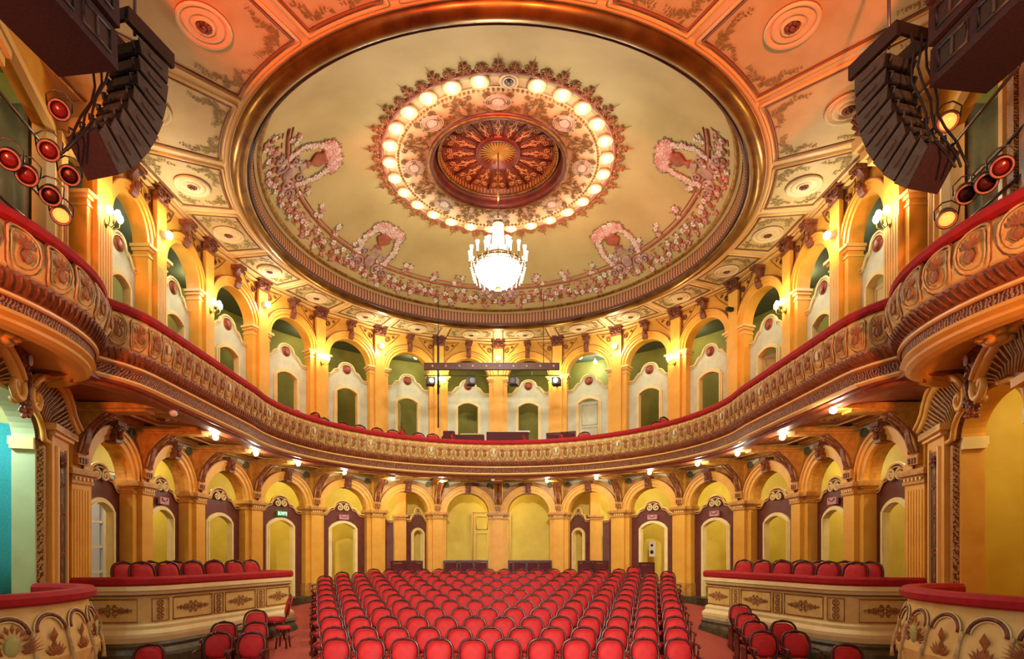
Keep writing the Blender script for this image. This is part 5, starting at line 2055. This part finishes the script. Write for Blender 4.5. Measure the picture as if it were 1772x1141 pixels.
# ------------------------------------------------------------------ hanging loudspeakers
for s_ in (1, -1):
    nm = side(s_)
    for lvl in range(3):
        zb = 7.6 + .47 * lvl
        c = Vector((5.32 - .02 * lvl, 6.05)) if s_ > 0 else Vector((4.58 - .02 * lvl, 5.82))
        e = empty('subwoofer', 'large dark maroon loudspeaker box hanging top %s, %s one' % (nm, ('lowest', 'middle', 'topmost')[lvl]), 'loudspeaker', (s_ * c.x, c.y, zb), s_ * -.16)
        e.rotation_euler = (0, s_ * R_(2), .08 if s_ > 0 else -.08)
        q = MB()
        q.box(-.35, .35, -.52, .52, 0, .43)
        q.build('cabinet', M_sub, e)
        # ports on the face towards the hall centre
        xf = -.352 * s_
        pt = MB()
        fr_ = MB()
        for yy in (-.27, .22):
            pt.box(min(xf, xf - .004 * s_), max(xf, xf - .004 * s_), yy - .16, yy + .16, .12, .32)
            fr_.tube([(xf - .006 * s_, yy - .18, .1), (xf - .006 * s_, yy + .18, .1), (xf - .006 * s_, yy + .18, .34), (xf - .006 * s_, yy - .18, .34)], .018, 4, True)
            fr_.box(min(xf, xf - .02 * s_), max(xf, xf - .02 * s_), yy - .01, yy + .01, .12, .32)
        pt.build('handle_recess', M_black, e)
        fr_.build('recess_frame', M_side, e)
    mb = MB()
    for dx, dy in ((-.25, -.4), (.25, -.4), (-.25, .4), (.25, .4)):
        mb.tube([(c.x * s_ + dx, c.y + dy, 8.9), (c.x * s_ + dx * .6, c.y + dy * .6, 10.1)], .015, 5)
    tag(mb.build('hanging_chain', M_metal), 'steel chains carrying the %s pair of loudspeaker boxes' % nm, 'chain')
    # line array
    e = empty('line_array', 'curved column of eight black loudspeakers hanging at the %s' % nm, 'loudspeaker', (4.86 if s_ > 0 else -4.52, 7.05, 0 if s_ > 0 else .16), s_ * R_(14))
    z, y, pitch = 8.25, .12, 0.0
    h = .24
    for i in range(8):
        pitch = R_(2 + 6.2 * i)
        Mx = Matrix.Translation((0, y, z)) @ Matrix.Rotation(-pitch, 4, 'X')
        # trapezoid cabinet: front (+y, towards the audience) taller than back
        q = MB()
        hw_ = .22
        D = .21
        vs = []
        for sx in (-1, 1):
            vs += [(sx * hw_, -D, -.36 * h), (sx * hw_, -D, .36 * h), (sx * hw_, D, .5 * h), (sx * hw_, D, -.5 * h)]
        q.add(vs, [(0, 1, 2, 3), (7, 6, 5, 4), (0, 4, 5, 1), (1, 5, 6, 2), (2, 6, 7, 3), (3, 7, 4, 0)], M=Mx)
        cb = q.build('cabinet', M_black if i < 7 else M_sub, e)
        q = MB()
        for sx in (-1, 1):
            q.add([(sx * (hw_ + .012), -D * .9, -.3 * h), (sx * (hw_ + .012), -D * 1.15, .34 * h), (sx * (hw_ + .012), D * .98, .46 * h), (sx * (hw_ + .012), D * .98, -.46 * h),
                   (sx * (hw_ - .0), -D * .9, -.3 * h), (sx * (hw_), -D * 1.15, .34 * h), (sx * (hw_), D * .98, .46 * h), (sx * (hw_), D * .98, -.46 * h)],
                  [(0, 1, 2, 3), (4, 5, 6, 7), (0, 1, 5, 4), (1, 2, 6, 5), (2, 3, 7, 6), (3, 0, 4, 7)], M=Mx)
            q.box(sx * (hw_ + .02) - .008, sx * (hw_ + .02) + .008, -D * .4, D * .5, -.02, .02, Mx)
        q.build('side_plate', M_side, cb)
        q = MB()
        q.box(-.12, .12, -D - .02, -D, -.06, .06, Mx).tube([(-.18, -D - .03, -.05), (-.18, -D - .07, 0), (-.18, -D - .03, .05)], .012, 5, M=Mx).tube([(.18, -D - .03, -.05), (.18, -D - .07, 0), (.18, -D - .03, .05)], .012, 5, M=Mx)
        q.build('rear_panel', M_side, cb)
        z -= h * cos(pitch) * .98
        y -= h * sin(pitch) * .98
    MB().box(-.24, .24, -.28, -.24, 8.42, 8.56).box(-.24, .24, .36, .40, 8.42, 8.56).box(-.26, -.2, -.28, .4, 8.38, 8.56).box(.2, .26, -.28, .4, 8.38, 8.56).build('flying_frame', M_black, e)
    MB().tube([(0, .05, 8.55), (0, .05, 10.05)], .02, 6).build('chain', M_metal, e)
    cab = MB()
    for j in range(3):
        cab.tube([(-.1 + .1 * j + .05 * sin(i * 1.7 + j), -.32 - .02 * j - .5 * (i / 9) ** 2, 8.4 - 1.9 * i / 9) for i in range(10)], .014, 5)
    cab.build('cable', M_black, e)

# ------------------------------------------------------------------ stage spotlights in the upper boxes
LAMPS = [(1640, 210, 7.4, 'o'), (1733, 288, 6.9, 'r'), (1706, 316, 7.1, 'd'), (1672, 335, 7.4, 'd'), (1638, 378, 7.9, 'o'),
         (103, 190, 7.4, 'r'), (16, 275, 6.9, 'r'), (85, 260, 7.2, 'r'), (47, 303, 7.1, 'r'), (121, 303, 7.5, 'd'), (88, 338, 7.4, 'd'), (106, 372, 7.8, 'o')]
cn = {'left': 0, 'right': 0}
for (px, py, Y, kd) in LAMPS:
    x, y, z = at(px, py, Y)
    nm = 'left' if x < 0 else 'right'
    cn[nm] += 1
    e = empty('stage_spotlight', '%s stage spotlight in the upper %s box, %s in order from above' % ({'o': 'glowing orange', 'r': 'red lensed', 'd': 'dark'}[kd], nm, ORD[cn[nm]]), 'spotlight', (x, y, z), atan2(-x, y) * .75)
    e.rotation_euler = (R_(34), 0, atan2(-x, y) * .9)
    q = MB().lathe([(.0, -.3), (.09, -.28), (.11, -.2), (.11, .05), (.125, .06), (.125, .08), (.1, .08), (.1, .02), (0, .02)], 18, M=Matrix.Rotation(pi / 2, 4, 'X'))
    q.build('housing', M_black, e)
    MB().lathe([(0, .045), (.05, .04), (.095, .02), (0, .02)], 16, M=Matrix.Rotation(pi / 2, 4, 'X')).build('lens', {'o': M_lampor, 'r': M_lampred, 'd': M_copper}[kd], e)
    MB().tube([(.105 * cos(t_), -.085, .105 * sin(t_)) for t_ in [2 * pi * j / 18 for j in range(18)]], .014, 5, True).build('rim', M_rose, e)
    MB().tube([(-.13, .05, 0), (-.14, .05, .12), (-.05, .05, .2), (.05, .05, .2), (.14, .05, .12), (.13, .05, 0)], .01, 5).build('yoke', M_metal, e)
for s_ in (1, -1):
    for i, ((x0, y0), (x1, y1), z) in enumerate((((6.24, 6.6), (6.55, 8.2), 7.4), ((6.1, 6.7), (6.4, 8.2), 8.0), ((6.3, 6.8), (6.5, 8.3), 6.85))):
        q = MB().tube([(s_ * x0, y0, z), (s_ * x1, y1, z)], .022, 8)
        e_ = q.build('steel_pipe', M_metal)
        tag(e_, 'steel lighting pipe in the upper %s box, %s from the top' % (side(s_), ['middle one', 'first', 'lowest'][i]), 'pipe', 'lighting pipes')
# ------------------------------------------------------------------ truss with lamps in front of the gallery
e = empty('lighting_bar', 'dark lighting bar with round holes hanging before the gallery centre', 'lighting bar', (0, 17, 0))
MB().box(-2.2, 1.82, -.05, .05, 7.72, 7.92).build('beam', M_dkbrown, e)
q = MB()
for i in range(10):
    q.ball((-1.95 + .4 * i, -.055, 7.82), (.035, .01, .035), 8, 5)
q.build('holes', M_mauve, e)
q = MB().tube([(-2.2, 0, 7.55), (1.82, 0, 7.55)], .018, 6)
for x in (-1.8, -1.0, 0, 1.0, 1.5):
    q.tube([(x, 0, 7.55), (x, 0, 7.72)], .012, 5)
q.build('lower_pipe', M_metal, e)
MB().tube([(-1.78, 0, 8.7), (-1.78, 0, 6.0)], .022, 6).tube([(-1.78, 0, 8.7), (-1.78, 0, 7.0)], .035, 6).build('mast', M_black, e)
q = MB()
for x in (-1.78, 1.35):
    q.tube([(x, 0, 7.9), (x, 0, 10.0)], .01, 5)
q.build('cables', M_black, e)
for i, px in enumerate((745, 815, 889, 963)):
    x = (px - 862) / F * 17
    z = E + (956 - 661) / F * 17
    l = empty('hanging_spotlight', 'small black spotlight under the lighting bar, %s from the left' % ORD[i + 1], 'spotlight', (x, 17, z), .3 * (1 if x < 0 else -1), 'bar spotlights')
    MB().box(-.12, .12, -.15, .15, -.1, .1).build('housing', M_black, l)
    MB().ring(0, 0, .0, .0, .08, .08, -.16, -.15, 0, 2 * pi, 14).build('lens', M_metal, l)
    MB().tube([(0, 0, .1), (0, 0, 7.54 - z)], .012, 5).build('hook', M_black, l)
# ------------------------------------------------------------------ gallery furniture
GC = [(-64, 'f'), (-58, 's'), (-55, 'f'), (-49, 'f'), (-43.5, 'f'), (-38, 'f'), (-33, 'f'), (-28.5, 's'), (-25, 'f'), (-20.5, 'f'), (-15.8, 'f'), (-12.3, 's'),
      (11, 's'), (23, 's'), (27, 'f'), (50, 'f'), (57, 's')]
for i, (dgr, kd) in enumerate(GC):
    a = R_(dgr)
    rr = 6.12
    x, y = rr * sin(a), YC + rr * cos(a)
    put('loose', x, y, 5.36, -a + (pi / 2 if kd == 's' else 0), 'red chair %s the balcony rail, %s of the gallery chairs from the left' % ('turned sideways behind' if kd == 's' else 'facing out over', ORD[i + 1]), 'gallery chairs')
for i, px in enumerate((990, 1012)):
    a = R_(17.5 + 4.6 * i)
    put('square', 6.15 * sin(a), YC + 6.15 * cos(a), 5.36, -a, 'square backed red chair behind the balcony rail right of centre, %s one' % ('left', 'right')[i], 'square gallery chairs')
e = empty('mixing_desk', 'low dark control desk behind the balcony rail right of centre', 'desk', (.32, 19.85, 5.36))
MB().box(-.72, .72, -.3, .3, .72, 1.05).build('body', M_desk, e)
for x in (-.66, .66):
    MB().box(x - .04, x + .04, -.26, .26, 0, .72).build('leg', M_black, e)
e = empty('control_desk', 'dark control desk behind the balcony rail left of centre', 'desk', (-1.1, 19.8, 5.36))
MB().box(-.78, .62, -.3, .3, .72, .95).box(-.78, -.4, -.28, .28, .95, 1.08).build('body', M_desk, e)
MB().box(-.2, .5, -.3, .2, .95, .99).build('screen', M_greenw, e)
for x in (-.7, .54):
    MB().box(x - .04, x + .04, -.26, .26, 0, .72).build('leg', M_black, e)
e = empty('laptop', 'white laptop on the control desk right of centre', 'laptop', (.88, 19.82, 6.41))
MB().box(-.25, .2, -.2, .2, 0, .04).build('base', M_laptop, e)
MB().box(-.25, .22, -.1, .25, .045, .08).build('lid', M_laptop, e)
# wall speakers behind ground doors
for (px, py, Y, nm) in ((571, 950, 20.2, 'left'), (1128, 950, 20.2, 'right')):
    x, y, z = at(px, py, Y)
    th = -atan2(x, y - YC)
    e = empty('wall_speaker', 'white wall speaker with two black cones behind the %s doorway' % nm, 'loudspeaker', (x, y, z), th)
    MB().box(-.1, .1, .0, .1, -.28, .28).build('cabinet', M_white, e)
    for zz, rr in ((.12, .05), (-.12, .07)):
        MB().ball((0, -.0, zz), (rr, .02, rr), 10, 6).build('cone', M_black, e)
